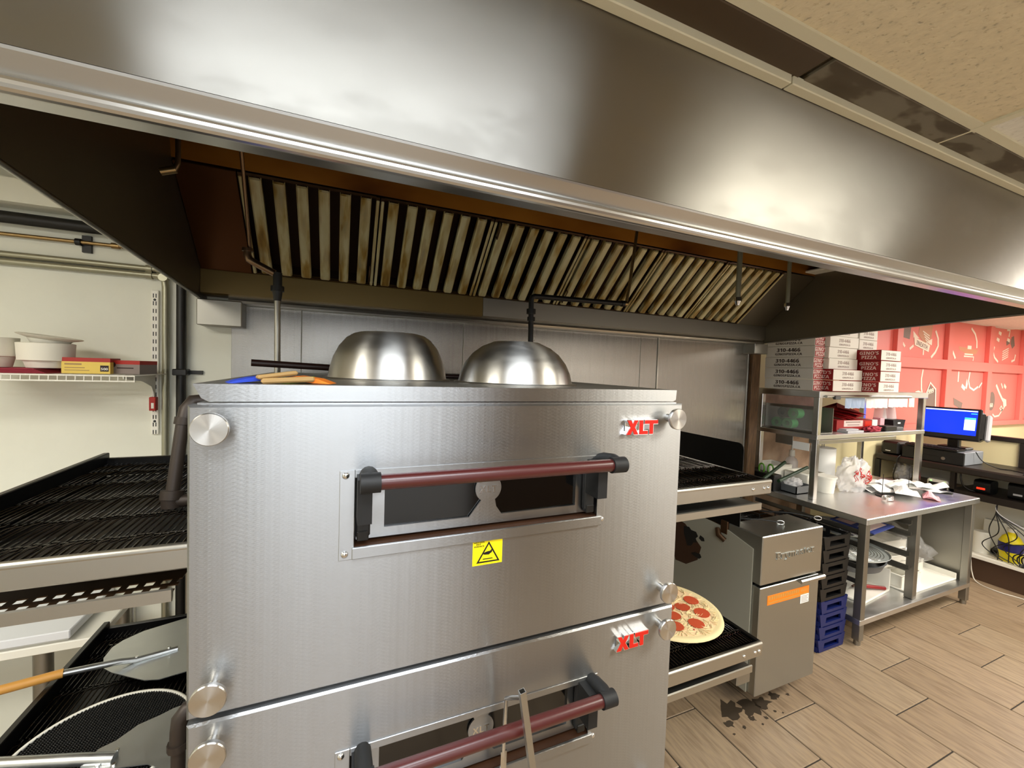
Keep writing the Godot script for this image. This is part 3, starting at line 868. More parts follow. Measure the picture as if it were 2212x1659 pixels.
# ---------------------------------------------------------------- things on the oven lid
func oven_top_things() -> void:
	var y := 1.6165
	var t := thing("mixing_bowl", "upturned wide-bottomed steel mixing bowl on the oven lid, beside the sponges", "bowl", Vector3(0.136, y, -1.235), "upturned mixing bowls")
	beg(at(0.136, y, -1.235))
	lathe([Vector2(0.160, 0.0), Vector2(0.1735, 0.0), Vector2(0.175, 0.003), Vector2(0.172, 0.0055), Vector2(0.163, 0.006), Vector2(0.159, 0.03), Vector2(0.150, 0.062), Vector2(0.135, 0.093), Vector2(0.116, 0.116), Vector2(0.098, 0.128), Vector2(0.082, 0.1325), Vector2(0.0, 0.1335)], 64, 60)
	part("bowl", M.bowl_steel, t)
	t = thing("mixing_bowl", "upturned round-domed steel mixing bowl on the oven lid, nearer the badge", "bowl", Vector3(0.468, y, -1.085), "upturned mixing bowls")
	beg(at(0.468, y, -1.085))
	lathe([Vector2(0.160, 0.0), Vector2(0.1735, 0.0), Vector2(0.175, 0.003), Vector2(0.172, 0.0055), Vector2(0.162, 0.006), Vector2(0.156, 0.032), Vector2(0.143, 0.060), Vector2(0.123, 0.085), Vector2(0.098, 0.104), Vector2(0.070, 0.116), Vector2(0.066, 0.1185), Vector2(0.0, 0.1195)], 64, 60)
	part("bowl", M.bowl_steel, t)
	# small plastic scrapers and wood blocks near the left lid end
	beg(rot(Vector3(-0.150, y + 0.004, -0.92), Vector3(0, 18, 4))); prism([Vector2(-0.045, -0.002), Vector2(0.04, 0.001), Vector2(0.045, 0.009), Vector2(-0.005, 0.007), Vector2(-0.03, 0.003)], -0.03, 0.02)
	single("plastic_scraper", M.plastic_blue, "blue plastic scraper lying on the oven lid", "scraper", Vector3(-0.15, y, -0.92))
	beg(rot(Vector3(-0.098, y + 0.008, -0.895), Vector3(0, 12, 3))); cbox(-0.035, 0.055, -0.006, 0.004, -0.012, 0.012, 0.003)
	single("wooden_stick", M.wood_tan, "flat tan wooden stick lying on the oven lid edge", "stick", Vector3(-0.098, y, -0.895))
	beg(rot(Vector3(-0.107, y + 0.0165, -0.90), Vector3(0, 24, 8))); cbox(-0.035, 0.035, -0.004, 0.004, -0.010, 0.010, 0.003)
	single("wooden_stick", M.wood_tan, "short tan wooden stick tilted across the flat one on the lid", "stick", Vector3(-0.107, y, -0.90))
	beg(rot(Vector3(-0.075, y + 0.006, -0.95), Vector3(0, -10, 3))); cbox(-0.03, 0.03, -0.005, 0.006, -0.012, 0.012, 0.002)
	single("plastic_scraper", M.plastic_lime, "lime green plastic scraper between wood stick and orange scraper", "scraper", Vector3(-0.075, y, -0.95))
	beg(rot(Vector3(-0.052, y + 0.002, -0.925), Vector3(0, -14, -3))); prism([Vector2(-0.04, 0.008), Vector2(-0.02, 0.012), Vector2(0.02, 0.009), Vector2(0.045, 0.001), Vector2(0.01, 0.0), Vector2(-0.03, 0.004)], -0.025, 0.02)
	single("plastic_scraper", M.plastic_orange, "orange plastic scraper lying beside the left mixing bowl", "scraper", Vector3(-0.05, y, -0.925))
	# old peel lying behind the bowls
	t = thing("pizza_peel", "dark brown wooden peel handle lying behind the left mixing bowl", "peel", Vector3(0.0, y, -1.5))
	beg(); tube([Vector3(-0.242, 1.652, -1.45), Vector3(-0.02, 1.643, -1.495), Vector3(0.22, 1.630, -1.55)], 0.0105, 12)
	part("handle", M.wood_dark, t)
	beg(rot(Vector3(0.36, y + 0.006, -1.60), Vector3(0, 0, 0))); cbox(-0.15, 0.15, -0.005, 0.008, -0.13, 0.13, 0.004)
	part("blade", M.wood_dark, t)

# ---------------------------------------------------------------- wall left of the oven
func hpipe(called: String, pts: Array, r: float, m: Material, label: String, clamps: Array, ends: Array) -> void:
	var t := thing(called, label, "pipe", pts[0])
	beg(); tube(pts, r, 12)
	part("run", m, t)
	for c in clamps:
		beg(); cyl(c + Vector3(-0.008, 0, 0), c + Vector3(0.008, 0, 0), r + 0.006, 12); bx(c.x + 0.006, c.x + 0.034, c.y - 0.036, c.y + 0.030, WALL, WALL + 0.012)
		part("clamp", M.dark_iron if r < 0.011 else m, t)
	for e in ends:
		beg(); cyl(e[0], e[1], r + 0.004, 12)
		part("coupling", m, t)

func left_wall_things() -> void:
	var zw := WALL + 0.02
	hpipe("drain_pipe", [Vector3(-2.55, 2.163, zw + 0.02), Vector3(-0.78, 2.155, zw + 0.02)], 0.022, M.dark_iron, "thick black pipe running along the wall top left of the hood", [], [])
	hpipe("water_pipe", [Vector3(-2.55, 2.092, zw), Vector3(-0.84, 2.10, zw), Vector3(-0.80, 2.10, zw), Vector3(-0.79, 2.13, zw)], 0.0075, M.brass, "thin brassy pipe with a black wall clamp", [Vector3(-0.945, 2.099, zw)], [[Vector3(-0.845, 2.1, zw), Vector3(-0.82, 2.1, zw)]])
	hpipe("conduit", [Vector3(-2.55, 2.03, zw), Vector3(-0.66, 2.022, zw)], 0.012, M.grey_pipe, "upper of two grey painted conduits on the left wall", [], [[Vector3(-0.735, 2.022, zw), Vector3(-0.715, 2.022, zw)], [Vector3(-0.70, 2.022, zw), Vector3(-0.675, 2.022, zw)]])
	hpipe("conduit", [Vector3(-2.55, 2.002, zw), Vector3(-0.70, 1.996, zw), Vector3(-0.685, 1.992, zw), Vector3(-0.675, 1.98, zw), Vector3(-0.672, 1.95, zw), Vector3(-0.672, 0.2, zw)], 0.012, M.grey_pipe, "grey painted conduit turning down the wall beside the slotted shelf standard", [], [[Vector3(-0.735, 1.996, zw), Vector3(-0.715, 1.996, zw)], [Vector3(-0.70, 1.996, zw), Vector3(-0.67, 1.99, zw)], [Vector3(-0.676, 1.99, zw - 0.01), Vector3(-0.676, 1.99, zw + 0.02)]])
	hpipe("gas_riser", [Vector3(-0.615, 1.972, zw + 0.01), Vector3(-0.615, 0.3, zw + 0.01)], 0.0175, M.dark_iron, "black upright gas pipe on the wall left of the oven", [], [])
	beg(); cbox(-0.64, -0.59, 1.585, 1.612, zw - 0.018, zw + 0.034, 0.003); bx(-0.60, -0.545, 1.59, 1.606, WALL, WALL + 0.012)
	single("wall_bracket", M.black_plastic, "black bracket holding the upright gas pipe to the wall", "bracket", Vector3(-0.615, 1.585, zw))
	# slotted shelf standard
	var t := thing("shelf_standard", "white twin-slot shelf standard screwed to the left wall", "shelf standard", Vector3(-0.71, 1.33, WALL))
	beg(); cbox(-0.7225, -0.6975, 1.332, 1.938, WALL, WALL + 0.012, 0.002)
	part("rail", M.white_paint, t)
	beg()
	for k in 19:
		var yy := 1.915 - 0.0318 * k
		for sx in [-0.7165, -0.7075]: bx(sx, sx + 0.0032, yy - 0.0085, yy + 0.0085, WALL + 0.0121, WALL + 0.0126)
	for yy in [1.898, 1.6115, 1.388]: cyl(Vector3(-0.71, yy, WALL + 0.012), Vector3(-0.71, yy, WALL + 0.0128), 0.005, 10)
	part("slots", M.ink_black, t)
	# wire shelf on a bracket
	var ys := 1.588
	t = thing("wire_shelf", "white coated wire shelf on a bracket, left wall", "shelf", Vector3(-1.3, ys, -2.03))
	beg()
	tube([Vector3(-2.2, ys, -1.87), Vector3(-0.665, ys, -1.87)], 0.003, 6); tube([Vector3(-2.2, ys - 0.019, -1.87), Vector3(-0.665, ys - 0.019, -1.87)], 0.003, 6)
	tube([Vector3(-2.2, ys, -2.17), Vector3(-0.665, ys, -2.17)], 0.003, 6)
	part("edge_wires", M.white_paint, t)
	O = Vector3.ZERO
	beg(); tube([Vector3(0, 0, -2.17), Vector3(0, 0.0, -1.87), Vector3(0, -0.019, -1.869)], 0.0016, 5)
	var wm := mesh_now()
	O = t.position
	for k in 68:
		var o := put("cross_wire", wm, M.white_paint, t)
		o.position = Vector3(-0.667 - 0.0225 * k, ys + 0.001, 0) - O
	beg(Transform3D(Basis(Vector3(0, 0, 1), Vector3(0, 1, 0), Vector3(-1, 0, 0)), Vector3.ZERO))
	prism([Vector2(-2.178, ys - 0.003), Vector2(-1.90, ys - 0.003), Vector2(-1.90, ys - 0.012), Vector2(-2.05, ys - 0.026), Vector2(-2.135, ys - 0.05), Vector2(-2.155, ys - 0.075), Vector2(-2.178, ys - 0.13)], 0.707, 0.711)
	part("bracket", M.white_paint, t)
	beg(); cbox(-0.7205, -0.6985, 1.435, 1.492, WALL + 0.0125, WALL + 0.04, 0.002)
	var mk := single("marker_box", M.carton_red, "small red box hung on the slotted shelf standard", "box", Vector3(-0.71, 1.435, WALL))
	O = mk.position
	beg(); bx(-0.713, -0.704, 1.445, 1.468, WALL + 0.04, WALL + 0.0404)
	part("label", M.white_plastic, mk)
	# shelf contents
	var yt := ys + 0.004
	beg()
	for k in 7: bx(-1.16 + 0.004 * k, -0.905 - 0.006 * k, yt + 0.0022 * k, yt + 0.0022 * k + 0.0012, -2.12 + 0.003 * k, -1.885 - 0.002 * k)
	single("tissue_stack", M.tissue_red, "stack of red and white checked basket papers under the white tubs", "paper", Vector3(-1.03, yt, -2.0))
	var tops := yt + 0.0165
	t = thing("plastic_tub", "stack of white octagonal plastic tubs with a tilted one on top, on the wire shelf", "tub", Vector3(-0.95, tops, -1.985), "white tubs on the wire shelf")
	beg(at(-0.95, tops, -1.985))
	lathe([Vector2(0.0, 0.0), Vector2(0.052, 0.0), Vector2(0.060, 0.024), Vector2(0.074, 0.026), Vector2(0.077, 0.085), Vector2(0.070, 0.087), Vector2(0.066, 0.03), Vector2(0.0, 0.02)], 8, 20)
	part("tub", M.foam_white, t)
	beg(rot(Vector3(-0.944, tops + 0.080, -1.985), Vector3(0, 0, -7)))
	lathe([Vector2(0.0, 0.0), Vector2(0.045, 0.002), Vector2(0.056, 0.020), Vector2(0.080, 0.028), Vector2(0.084, 0.031), Vector2(0.078, 0.033), Vector2(0.0, 0.026)], 24, 20)
	part("lid_tub", M.foam_white, t)
	t = thing("plastic_tub", "round white plastic tub at the left end of the wire shelf", "tub", Vector3(-1.10, tops, -1.98), "white tubs on the wire shelf")
	beg(at(-1.10, tops, -1.98))
	lathe([Vector2(0.0, 0.0), Vector2(0.058, 0.0), Vector2(0.066, 0.035), Vector2(0.074, 0.037), Vector2(0.076, 0.10), Vector2(0.070, 0.10), Vector2(0.066, 0.03), Vector2(0.0, 0.02)], 24, 20)
	part("tub", M.foam_white, t)
	t = thing("wax_paper_box", "yellow and red dispenser carton marked 500 on the wire shelf", "carton", Vector3(-0.835, yt, -2.0))
	beg(rot(Vector3(-0.835, yt, -2.0), Vector3(0, 5, 0))); bx(-0.064, 0.064, 0, 0.044, -0.05, 0.05)
	part("carton", M.carton_yellow, t)
	beg(rot(Vector3(-0.835, yt, -2.0), Vector3(0, 5, 0))); bx(-0.0642, 0.0642, 0.042, 0.056, -0.0502, 0.0502)
	part("top_band", M.carton_red, t)
	beg(rot(Vector3(-0.835, yt, -2.0), Vector3(0, 5, 0))); bx(0.037, 0.060, 0.008, 0.03, 0.05, 0.0503)
	var pb := part("count_patch", M.ink_dark, t)
	var R5 := rot(Vector3(-0.835, yt, -2.0), Vector3(0, 5, 0))
	lettering("500", 0.0085, 0.0004, M.white_plastic, pb, R5 * at(0.0485, 0.017, 0.0506), "print")
	beg(R5); bx(-0.056, -0.012, 0.030, 0.036, 0.05, 0.0503); bx(-0.056, -0.004, 0.019, 0.022, 0.05, 0.0503); bx(-0.056, 0.008, 0.010, 0.0125, 0.05, 0.0503)
	part("print_lines", M.wood_tan, t)
	t = thing("wax_paper_box", "grey and red dispenser carton beside the yellow carton on the shelf", "carton", Vector3(-0.725, yt, -2.03))
	var R6 := rot(Vector3(-0.726, yt, -2.03), Vector3(0, -12, 0))
	beg(R6); bx(-0.048, 0.050, 0, 0.038, -0.05, 0.05)
	part("carton", M.carton_grey, t)
	beg(R6); bx(-0.0482, 0.0502, 0.036, 0.050, -0.0502, 0.0502)
	part("top_band", M.carton_red, t)
	beg(R6); cyl(Vector3(-0.038, 0.034, 0.05), Vector3(-0.038, 0.034, 0.0504), 0.011, 14); bx(-0.024, 0.03, 0.020, 0.024, 0.05, 0.0503)
	part("print_marks", M.ink_dark, t)
	# low steel table left of the lower conveyor
	var ly := 0.70
	t = thing("prep_table", "low stainless table with a white top left of the lower conveyor", "table", Vector3(-1.3, 0, -1.9))
	beg(); cbox(-2.2, -0.845, ly - 0.030, ly, -2.185, -1.875, 0.003)
	part("table_top", M.cold_white, t)
	beg(); cbox(-2.2, -0.775, ly - 0.075, ly - 0.045, -2.185, -1.885, 0.003); bx(-2.2, -0.775, ly - 0.21, ly - 0.075, -2.185, -2.165); bx(-2.2, -0.86, ly - 0.045, ly - 0.03, -2.18, -1.90)
	part("apron", M.white_paint, t)
	for e in [[-0.94, -1.93], [-0.80, -2.14], [-1.5, -1.93]]:
		beg(); cyl(Vector3(e[0], 0, e[1]), Vector3(e[0], ly - 0.075, e[1]), 0.026, 14)
		part("leg", M.dull_steel, t)
	beg(); bx(-0.58, -0.40, 0.35, 0.80, -2.17, -2.10)
	single("utility_box", M.dull_steel, "dull steel service box on the wall behind the lower conveyor", "box", Vector3(-0.6, 0.35, -2.14))

# ---------------------------------------------------------------- things lying on the lower left conveyor, gas pipes at the oven side
func left_conveyor_things() -> void:
	var yb := 1.315 - PITCH + 0.004
	# gas feed of each oven
	var t := thing("gas_feed", "black iron gas pipe with union standing at the upper oven's left side", "pipe", Vector3(-0.34, 1.32, -1.2))
	beg(); tube([Vector3(-0.300, 1.555, -1.24), Vector3(-0.325, 1.553, -1.23), Vector3(-0.335, 1.535, -1.22), Vector3(-0.338, 1.51, -1.215)], 0.017, 12); tube([Vector3(-0.340, 1.515, -1.21), Vector3(-0.352, 1.34, -1.18)], 0.0135, 14)
	part("pipe", M.rusty_iron, t)
	beg(); cyl(Vector3(-0.338, 1.517, -1.213), Vector3(-0.340, 1.500, -1.211), 0.0195, 14)
	part("coupling", M.rusty_iron, t)
	beg(); cyl(Vector3(-0.3515, 1.350, -1.181), Vector3(-0.353, 1.330, -1.178), 0.0225, 14); cyl(Vector3(-0.353, 1.335, -1.178), Vector3(-0.353, 1.312, -1.178), 0.0195, 14); cyl(Vector3(-0.353, 1.325, -1.178), Vector3(-0.24, 1.325, -1.178), 0.015, 12)
	part("union", M.rusty_iron, t)
	t = thing("gas_feed", "brown iron gas pipe running down the lower oven's left side", "pipe", Vector3(-0.27, 0.5, -0.93))
	beg(); tube([Vector3(-0.236, 0.992, -0.94), Vector3(-0.255, 0.990, -0.935), Vector3(-0.264, 0.978, -0.93), Vector3(-0.266, 0.955, -0.93), Vector3(-0.267, 0.93, -0.93)], 0.0145, 12); tube([Vector3(-0.267, 0.94, -0.93), Vector3(-0.272, 0.40, -0.93)], 0.0115, 12)
	part("pipe", M.rusty_iron, t)
	beg(); cyl(Vector3(-0.267, 0.935, -0.93), Vector3(-0.267, 0.922, -0.93), 0.0175, 12)
	part("union", M.rusty_iron, t)
	# round pizza screen with a pale rim
	var c := Vector3(-0.49, yb + 0.003, -1.2)
	t = thing("pizza_screen", "large round black mesh pizza screen with a pale rim on the lower conveyor", "screen", c)
	beg()
	var rim: Array = []
	for k in 64: rim.append(c + Vector3(cos(TAU * k / 64), 0, sin(TAU * k / 64)) * 0.166)
	tube(rim, 0.0042, 6, true)
	part("rim", M.foam_white, t)
	beg()
	for k in range(-27, 28):
		var d := k * 0.006
		var hl := sqrt(maxf(0.0, 0.163 * 0.163 - d * d))
		tube([c + Vector3(d, 0.0005, -hl), c + Vector3(d, 0.0005, hl)], 0.0016, 4)
		tube([c + Vector3(-hl, -0.001, d), c + Vector3(hl, -0.001, d)], 0.0016, 4)
	cyl(c + Vector3(0, -0.003, 0), c + Vector3(0, -0.0022, 0), 0.163, 48)
	var mesh := part("mesh", M.dark_iron, t)
	mesh.set_meta("kind", "stuff")
	# peel lying at the back, wooden handle to the left
	var py := yb + 0.006
	t = thing("pizza_peel", "aluminium pizza peel with a wooden handle at the back of the lower conveyor", "peel", Vector3(-0.45, py, -1.55), "aluminium peels on the lower conveyor")
	beg(Transform3D(Basis(Vector3(1, 0, 0), Vector3(0, 0, -1), Vector3(0, 1, 0)), Vector3(0, py, 0)))   # local y -> world -z
	prism([Vector2(-0.605, 1.50), Vector2(-0.625, 1.55), Vector2(-0.625, 1.60), Vector2(-0.61, 1.63), Vector2(-0.57, 1.665), Vector2(-0.20, 1.80), Vector2(-0.17, 1.46), Vector2(-0.39, 1.405), Vector2(-0.445, 1.395), Vector2(-0.48, 1.405), Vector2(-0.575, 1.47)], 0.0, 0.0022)
	part("blade", M.aluminium, t)
	beg(); tube([Vector3(-0.675, py + 0.036, -1.455), Vector3(-0.565, py + 0.020, -1.487), Vector3(-0.53, py + 0.008, -1.50), Vector3(-0.47, py + 0.005, -1.517), Vector3(-0.44, py + 0.004, -1.525)], 0.0085, 10)
	var so := part("socket", M.aluminium, t)
	for e in [[-0.53, -1.50], [-0.46, -1.52]]:
		beg(); cyl(Vector3(e[0], py + 0.012, e[1]), Vector3(e[0], py + 0.018, e[1]), 0.004, 8)
		part("rivet", M.bright_steel, so)
	beg(); tube([Vector3(-0.67, py + 0.036, -1.4565), Vector3(-0.80, py + 0.044, -1.415), Vector3(-1.10, py + 0.062, -1.32)], 0.0115, 12)
	part("handle", M.wood_light, t)
	# peel in front, over the screen
	py = yb + 0.012
	t = thing("pizza_peel", "bare aluminium pizza peel lying over the round screen, nearest the oven knobs", "peel", Vector3(-0.36, py, -1.1), "aluminium peels on the lower conveyor")
	beg(Transform3D(Basis(Vector3(1, 0, 0), Vector3(0, 0, -1), Vector3(0, 1, 0)), Vector3(0, py, 0)))
	prism([Vector2(-0.502, 1.150), Vector2(-0.483, 1.18), Vector2(-0.459, 1.192), Vector2(-0.43, 1.227), Vector2(-0.394, 1.242), Vector2(-0.37, 1.256), Vector2(-0.242, 1.29), Vector2(-0.242, 1.045), Vector2(-0.30, 1.058), Vector2(-0.34, 1.075), Vector2(-0.37, 1.098), Vector2(-0.45, 1.115), Vector2(-0.495, 1.13)], 0.0, 0.0022)
	part("blade", M.aluminium, t)
	beg(); tube([Vector3(-0.86, py + 0.042, -1.215), Vector3(-0.655, py + 0.026, -1.18), Vector3(-0.50, py + 0.010, -1.150), Vector3(-0.44, py + 0.004, -1.136)], 0.012, 10)
	var s2 := part("handle", M.aluminium, t)
	for e in [[-0.475, -1.155], [-0.465, -1.128], [-0.445, -1.160], [-0.435, -1.120]]:
		beg(); cyl(Vector3(e[0], py, e[1]), Vector3(e[0], py + 0.006, e[1]), 0.004, 8)
		part("rivet", M.bright_steel, s2)

# ---------------------------------------------------------------- fire suppression drops under the hood
func nozzle(p: Vector3, top: float, label: String, r: float, elbow := false) -> void:
	var t := thing("suppression_nozzle", label, "nozzle", p, "fire suppression drops")
	beg()
	if elbow:
		tube([Vector3(p.x, top, p.z), p + Vector3(0, 0.03, 0), p + Vector3(-0.006, 0.012, 0.0), p + Vector3(-0.03, 0.0, 0.0)], r, 10)
		part("pipe", M.copper_pipe, t)
		beg(); cyl(p + Vector3(-0.004, 0.012, 0), p + Vector3(-0.035, 0.0, 0), r * 1.5, 10)
		part("nozzle_tip", M.brass, t)
	else:
		tube([Vector3(p.x, top, p.z), p + Vector3(0, 0.03, 0)], r, 10)
		part("pipe", M.grey_pipe, t)
		beg(); cyl(p + Vector3(0, 0.034, 0), p + Vector3(0, 0.018, 0), r * 1.45, 6); cyl(p + Vector3(0, 0.02, 0), p, r * 1.2, 10, r * 0.6)
		part("nozzle_tip", M.chrome, t)

func suppression_pipes() -> void:
	var z := -1.62
	var t := thing("suppression_pipe", "copper suppression pipe with an elbow and black union, left end of the filters", "pipe", Vector3(-0.2814, 1.6259, z))
	beg(); tube([Vector3(-0.2745, 2.525, z + 0.3), Vector3(-0.2763, 2.0266, z)], 0.0055, 8)
	part("drop", M.copper_pipe, t)
	beg(); cyl(Vector3(-0.2831, 2.0198, z), Vector3(-0.2831, 2.0300, z), 0.0165, 14)
	tube([Vector3(-0.2831, 2.0249, z), Vector3(-0.2839, 2.0096, z), Vector3(-0.2780, 1.9942, z), Vector3(-0.2643, 1.9857, z), Vector3(-0.2046, 1.9567, z)], 0.012, 12)
	part("elbow", M.copper_pipe, t)
	beg(); cyl(Vector3(-0.1953, 1.9601, z), Vector3(-0.1953, 1.9115, z), 0.014, 12); cyl(Vector3(-0.1953, 1.9141, z), Vector3(-0.1953, 1.8970, z), 0.021, 8); cyl(Vector3(-0.1953, 1.8987, z), Vector3(-0.1953, 1.8646, z), 0.016, 8, 0.012)
	part("union", M.dark_iron, t)
	beg(); tube([Vector3(-0.1953, 1.8689, z), Vector3(-0.1927, 1.617, z)], 0.0095, 12)
	part("pipe", M.dull_steel, t)
	t = thing("suppression_pipe", "black suppression pipe with a right angle bend above the right mixing bowl", "pipe", Vector3(0.7674, 1.6259, z))
	beg(); tube([Vector3(0.7691, 1.617, z), Vector3(0.7631, 1.9584, z), Vector3(0.7674, 1.9712, z), Vector3(0.7793, 1.9763, z), Vector3(1.2448, 1.9874, z)], 0.0115, 12)
	part("pipe", M.dark_iron, t)
	beg(); cyl(Vector3(0.7648, 1.8859, z), Vector3(0.7648, 1.8689, z), 0.017, 8)
	part("union", M.dark_iron, t)
	beg(); cyl(Vector3(0.7640, 1.9201, z), Vector3(0.7640, 1.8987, z), 0.02, 8)
	part("union", M.dark_iron, t)
	beg(); cyl(Vector3(1.2363, 1.9874, z), Vector3(1.2517, 1.9878, z), 0.015, 10)
	part("union", M.dark_iron, t)
	beg(); cyl(Vector3(1.2465, 1.9878, z), Vector3(1.2662, 1.9891, z), 0.0125, 10); tube([Vector3(1.2636, 1.9840, z), Vector3(1.2789, 2.0693, z), Vector3(1.3173, 2.525, z + 0.02)], 0.0075, 10)
	part("drop", M.brass, t)
	nozzle(Vector3(1.616, 1.972, -1.3), 2.52, "steel fire suppression nozzle drop before the right filters", 0.011)
	nozzle(Vector3(1.946, 1.978, -1.3), 2.52, "steel fire suppression nozzle drop nearest the hood's right side", 0.009)
	nozzle(Vector3(-0.378, 2.118, -1.3), 2.52, "small elbowed nozzle in the dark left corner of the hood", 0.006, true)

# ---------------------------------------------------------------- fryer right of the oven
func fryer() -> void:
	var x0 := 1.885; var x1 := 2.345; var zf := -1.31; var zb := -2.02
	var t := thing("deep_fryer", "floor standing stainless deep fryer with orange label between oven and crates", "fryer", Vector3(2.11, 0, -1.65))
	# side sheets
	for s in [x0, x1]:
		beg(Transform3D(Basis(Vector3(0, 0, 1), Vector3(0, 1, 0), Vector3(-1, 0, 0)), Vector3.ZERO))
		prism([Vector2(-1.355, 0.10), Vector2(-1.355, 0.82), Vector2(-1.52, 0.865), Vector2(zb, 0.875), Vector2(zb, 0.10)], -s - 0.004, -s + 0.004)
		part("side_sheet", M.fryer_side, t)
	# burnt patch on the left sheet
	beg(Transform3D(Basis(Vector3(0, 0, 1), Vector3(0, 1, 0), Vector3(-1, 0, 0)), Vector3.ZERO))
	prism([Vector2(-1.79, 0.775), Vector2(-1.75, 0.782), Vector2(-1.735, 0.77), Vector2(-1.70, 0.772), Vector2(-1.685, 0.752), Vector2(-1.70, 0.735), Vector2(-1.69, 0.715), Vector2(-1.715, 0.705), Vector2(-1.73, 0.68), Vector2(-1.76, 0.67), Vector2(-1.77, 0.70), Vector2(-1.785, 0.73)], -x0 + 0.0042, -x0 + 0.0050)
	prism([Vector2(-1.70, 0.655), Vector2(-1.665, 0.66), Vector2(-1.655, 0.645), Vector2(-1.67, 0.63), Vector2(-1.71, 0.632), Vector2(-1.73, 0.64)], -x0 + 0.0042, -x0 + 0.0050)
	prism([Vector2(-1.67, 0.765), Vector2(-1.645, 0.758), Vector2(-1.64, 0.742), Vector2(-1.66, 0.735), Vector2(-1.678, 0.745)], -x0 + 0.0042, -x0 + 0.0050)
	part("burnt_patch", M.grime, t)
	beg(Transform3D(Basis(Vector3(0, 0, 1), Vector3(0, 1, 0), Vector3(-1, 0, 0)), Vector3.ZERO))
	prism([Vector2(-1.86, 0.80), Vector2(-1.78, 0.79), Vector2(-1.66, 0.70), Vector2(-1.68, 0.62), Vector2(-1.76, 0.56), Vector2(-1.84, 0.55), Vector2(-1.88, 0.62)], -x0 + 0.0041, -x0 + 0.0043)
	part("rust_stain", M.rust_brown, t)
	# front cabinet: upper control panel and lower door
	beg(); cbox(x0, x1, 0.655, 0.895, zf - 0.19, zf, 0.004)
	var hd := part("control_box", M.fryer_steel, t)
	lettering("Frymaster", 0.032, 0.005, M.fryer_steel, hd, at(2.13, 0.785, zf + 0.0015), "embossed_name", true, 1.25)
	beg(); cbox(x0 + 0.006, x1 - 0.006, 0.10, 0.640, zf - 0.05, zf - 0.004, 0.003)
	var d := part("door", M.fryer_steel, t)
	beg(); solid_sheet([Vector2(zf - 0.004, 0.640), Vector2(zf + 0.018, 0.646), Vector2(zf + 0.024, 0.640), Vector2(zf + 0.022, 0.626), Vector2(zf + 0.016, 0.628), Vector2(zf - 0.004, 0.632)], 2.16, x1 + 0.004)
	part("door_pull", M.rail_steel, d)
	beg(); cbox(1.945, 2.262, 0.546, 0.594, zf - 0.004, zf - 0.003, 0.0004)
	var lb := part("warning_label", M.orange_label, d, "orange warning label with small print")
	beg()
	for k in 14: bx(1.955 + 0.0165 * k, 1.967 + 0.0165 * k, 0.571, 0.587, zf - 0.003, zf - 0.0026)
	for k in 3: bx(2.196, 2.252 - 0.006 * k, 0.570 + 0.006 * k, 0.573 + 0.006 * k, zf - 0.003, zf - 0.0026)
	bx(1.955, 2.25, 0.553, 0.559, zf - 0.003, zf - 0.0026)
	part("print_lines", M.wood_light, lb)
	beg(); cbox(2.195, 2.262, 0.508, 0.553, zf - 0.003, zf - 0.002, 0.0004)
	var wl := part("rating_label", M.paper, d)
	beg()
	for k in 5: bx(2.202, 2.255 - 0.008 * (k % 2), 0.514 + 0.0075 * k, 0.5165 + 0.0075 * k, zf - 0.002, zf - 0.0016)
	part("print_lines", M.ink_pale, wl)
	beg(); bx(x0 + 0.01, x1 - 0.01, 0.12, 0.80, zb, zf - 0.06)
	part("cabinet", M.grime, t)
	# vat, back riser, splash guard
	beg(); bx(x0 + 0.004, x0 + 0.05, 0.80, 0.872, zb, zf - 0.19); bx(x1 - 0.05, x1 - 0.004, 0.80, 0.872, zb, zf - 0.19); bx(x0, x1, 0.80, 0.872, zb, zb + 0.09)
	var vat := part("vat_rim", M.filter_frame, t)
	beg(); bx(x0 + 0.05, x1 - 0.05, 0.80, 0.84, zb + 0.09, zf - 0.19)
	part("oil", M.oil_dark, vat)
	beg(); bx(x0, x1, 0.87, 1.02, zb - 0.02, zb + 0.03)
	part("back_riser", M.filter_frame, t)
	beg(Transform3D(Basis(Vector3(0, 0, 1), Vector3(0, 1, 0), Vector3(-1, 0, 0)), Vector3.ZERO))
	prism([Vector2(-2.05, 0.87), Vector2(-1.44, 0.87), Vector2(-1.44, 1.29), Vector2(-1.444, 1.305), Vector2(-1.455, 1.317), Vector2(-1.47, 1.322), Vector2(-2.05, 1.322)], -x0 - 0.008, -x0 - 0.004)
	part("splash_guard", M.greasy_black, t, "black greasy splash guard plate")
	beg(); cbox(x0 - 0.006, x0 + 0.05, 0.83, 0.90, -1.545, -1.50, 0.004); tube([Vector3(x0 - 0.004, 0.845, -1.56), Vector3(x0 - 0.020, 0.82, -1.54), Vector3(x0 - 0.008, 0.80, -1.51)], 0.014, 10)
	part("guard_clip", M.filter_frame, t)
	beg()
	for k in 9: bx(1.965, 1.99, 0.93 + 0.010 * k, 0.936 + 0.010 * k, -1.53, -1.525)
	bx(1.955, 1.963, 0.84, 1.03, -1.535, -1.523)
	part("basket_hanger", M.bright_steel, t)
	for e in [[1.99, -1.50, 2.14, -1.40, 0.905], [2.22, -1.55, 2.38, -1.36, 0.915]]:
		var b := thing("fry_basket", "black wire fry basket in the fryer, handle %s" % ("nearer the oven" if e[0] < 2.1 else "nearer the crates"), "basket", Vector3(e[0], 0.85, -1.7), "fry baskets")
		beg(); tube([Vector3(e[0], 0.90, e[1] - 0.02), Vector3(lerpf(e[0], e[2], 0.5), e[4] + 0.006, (e[1] + e[3]) / 2), Vector3(e[2], e[4], e[3])], 0.004, 8)
		part("handle", M.dark_iron, b)
		var lp: Array = []
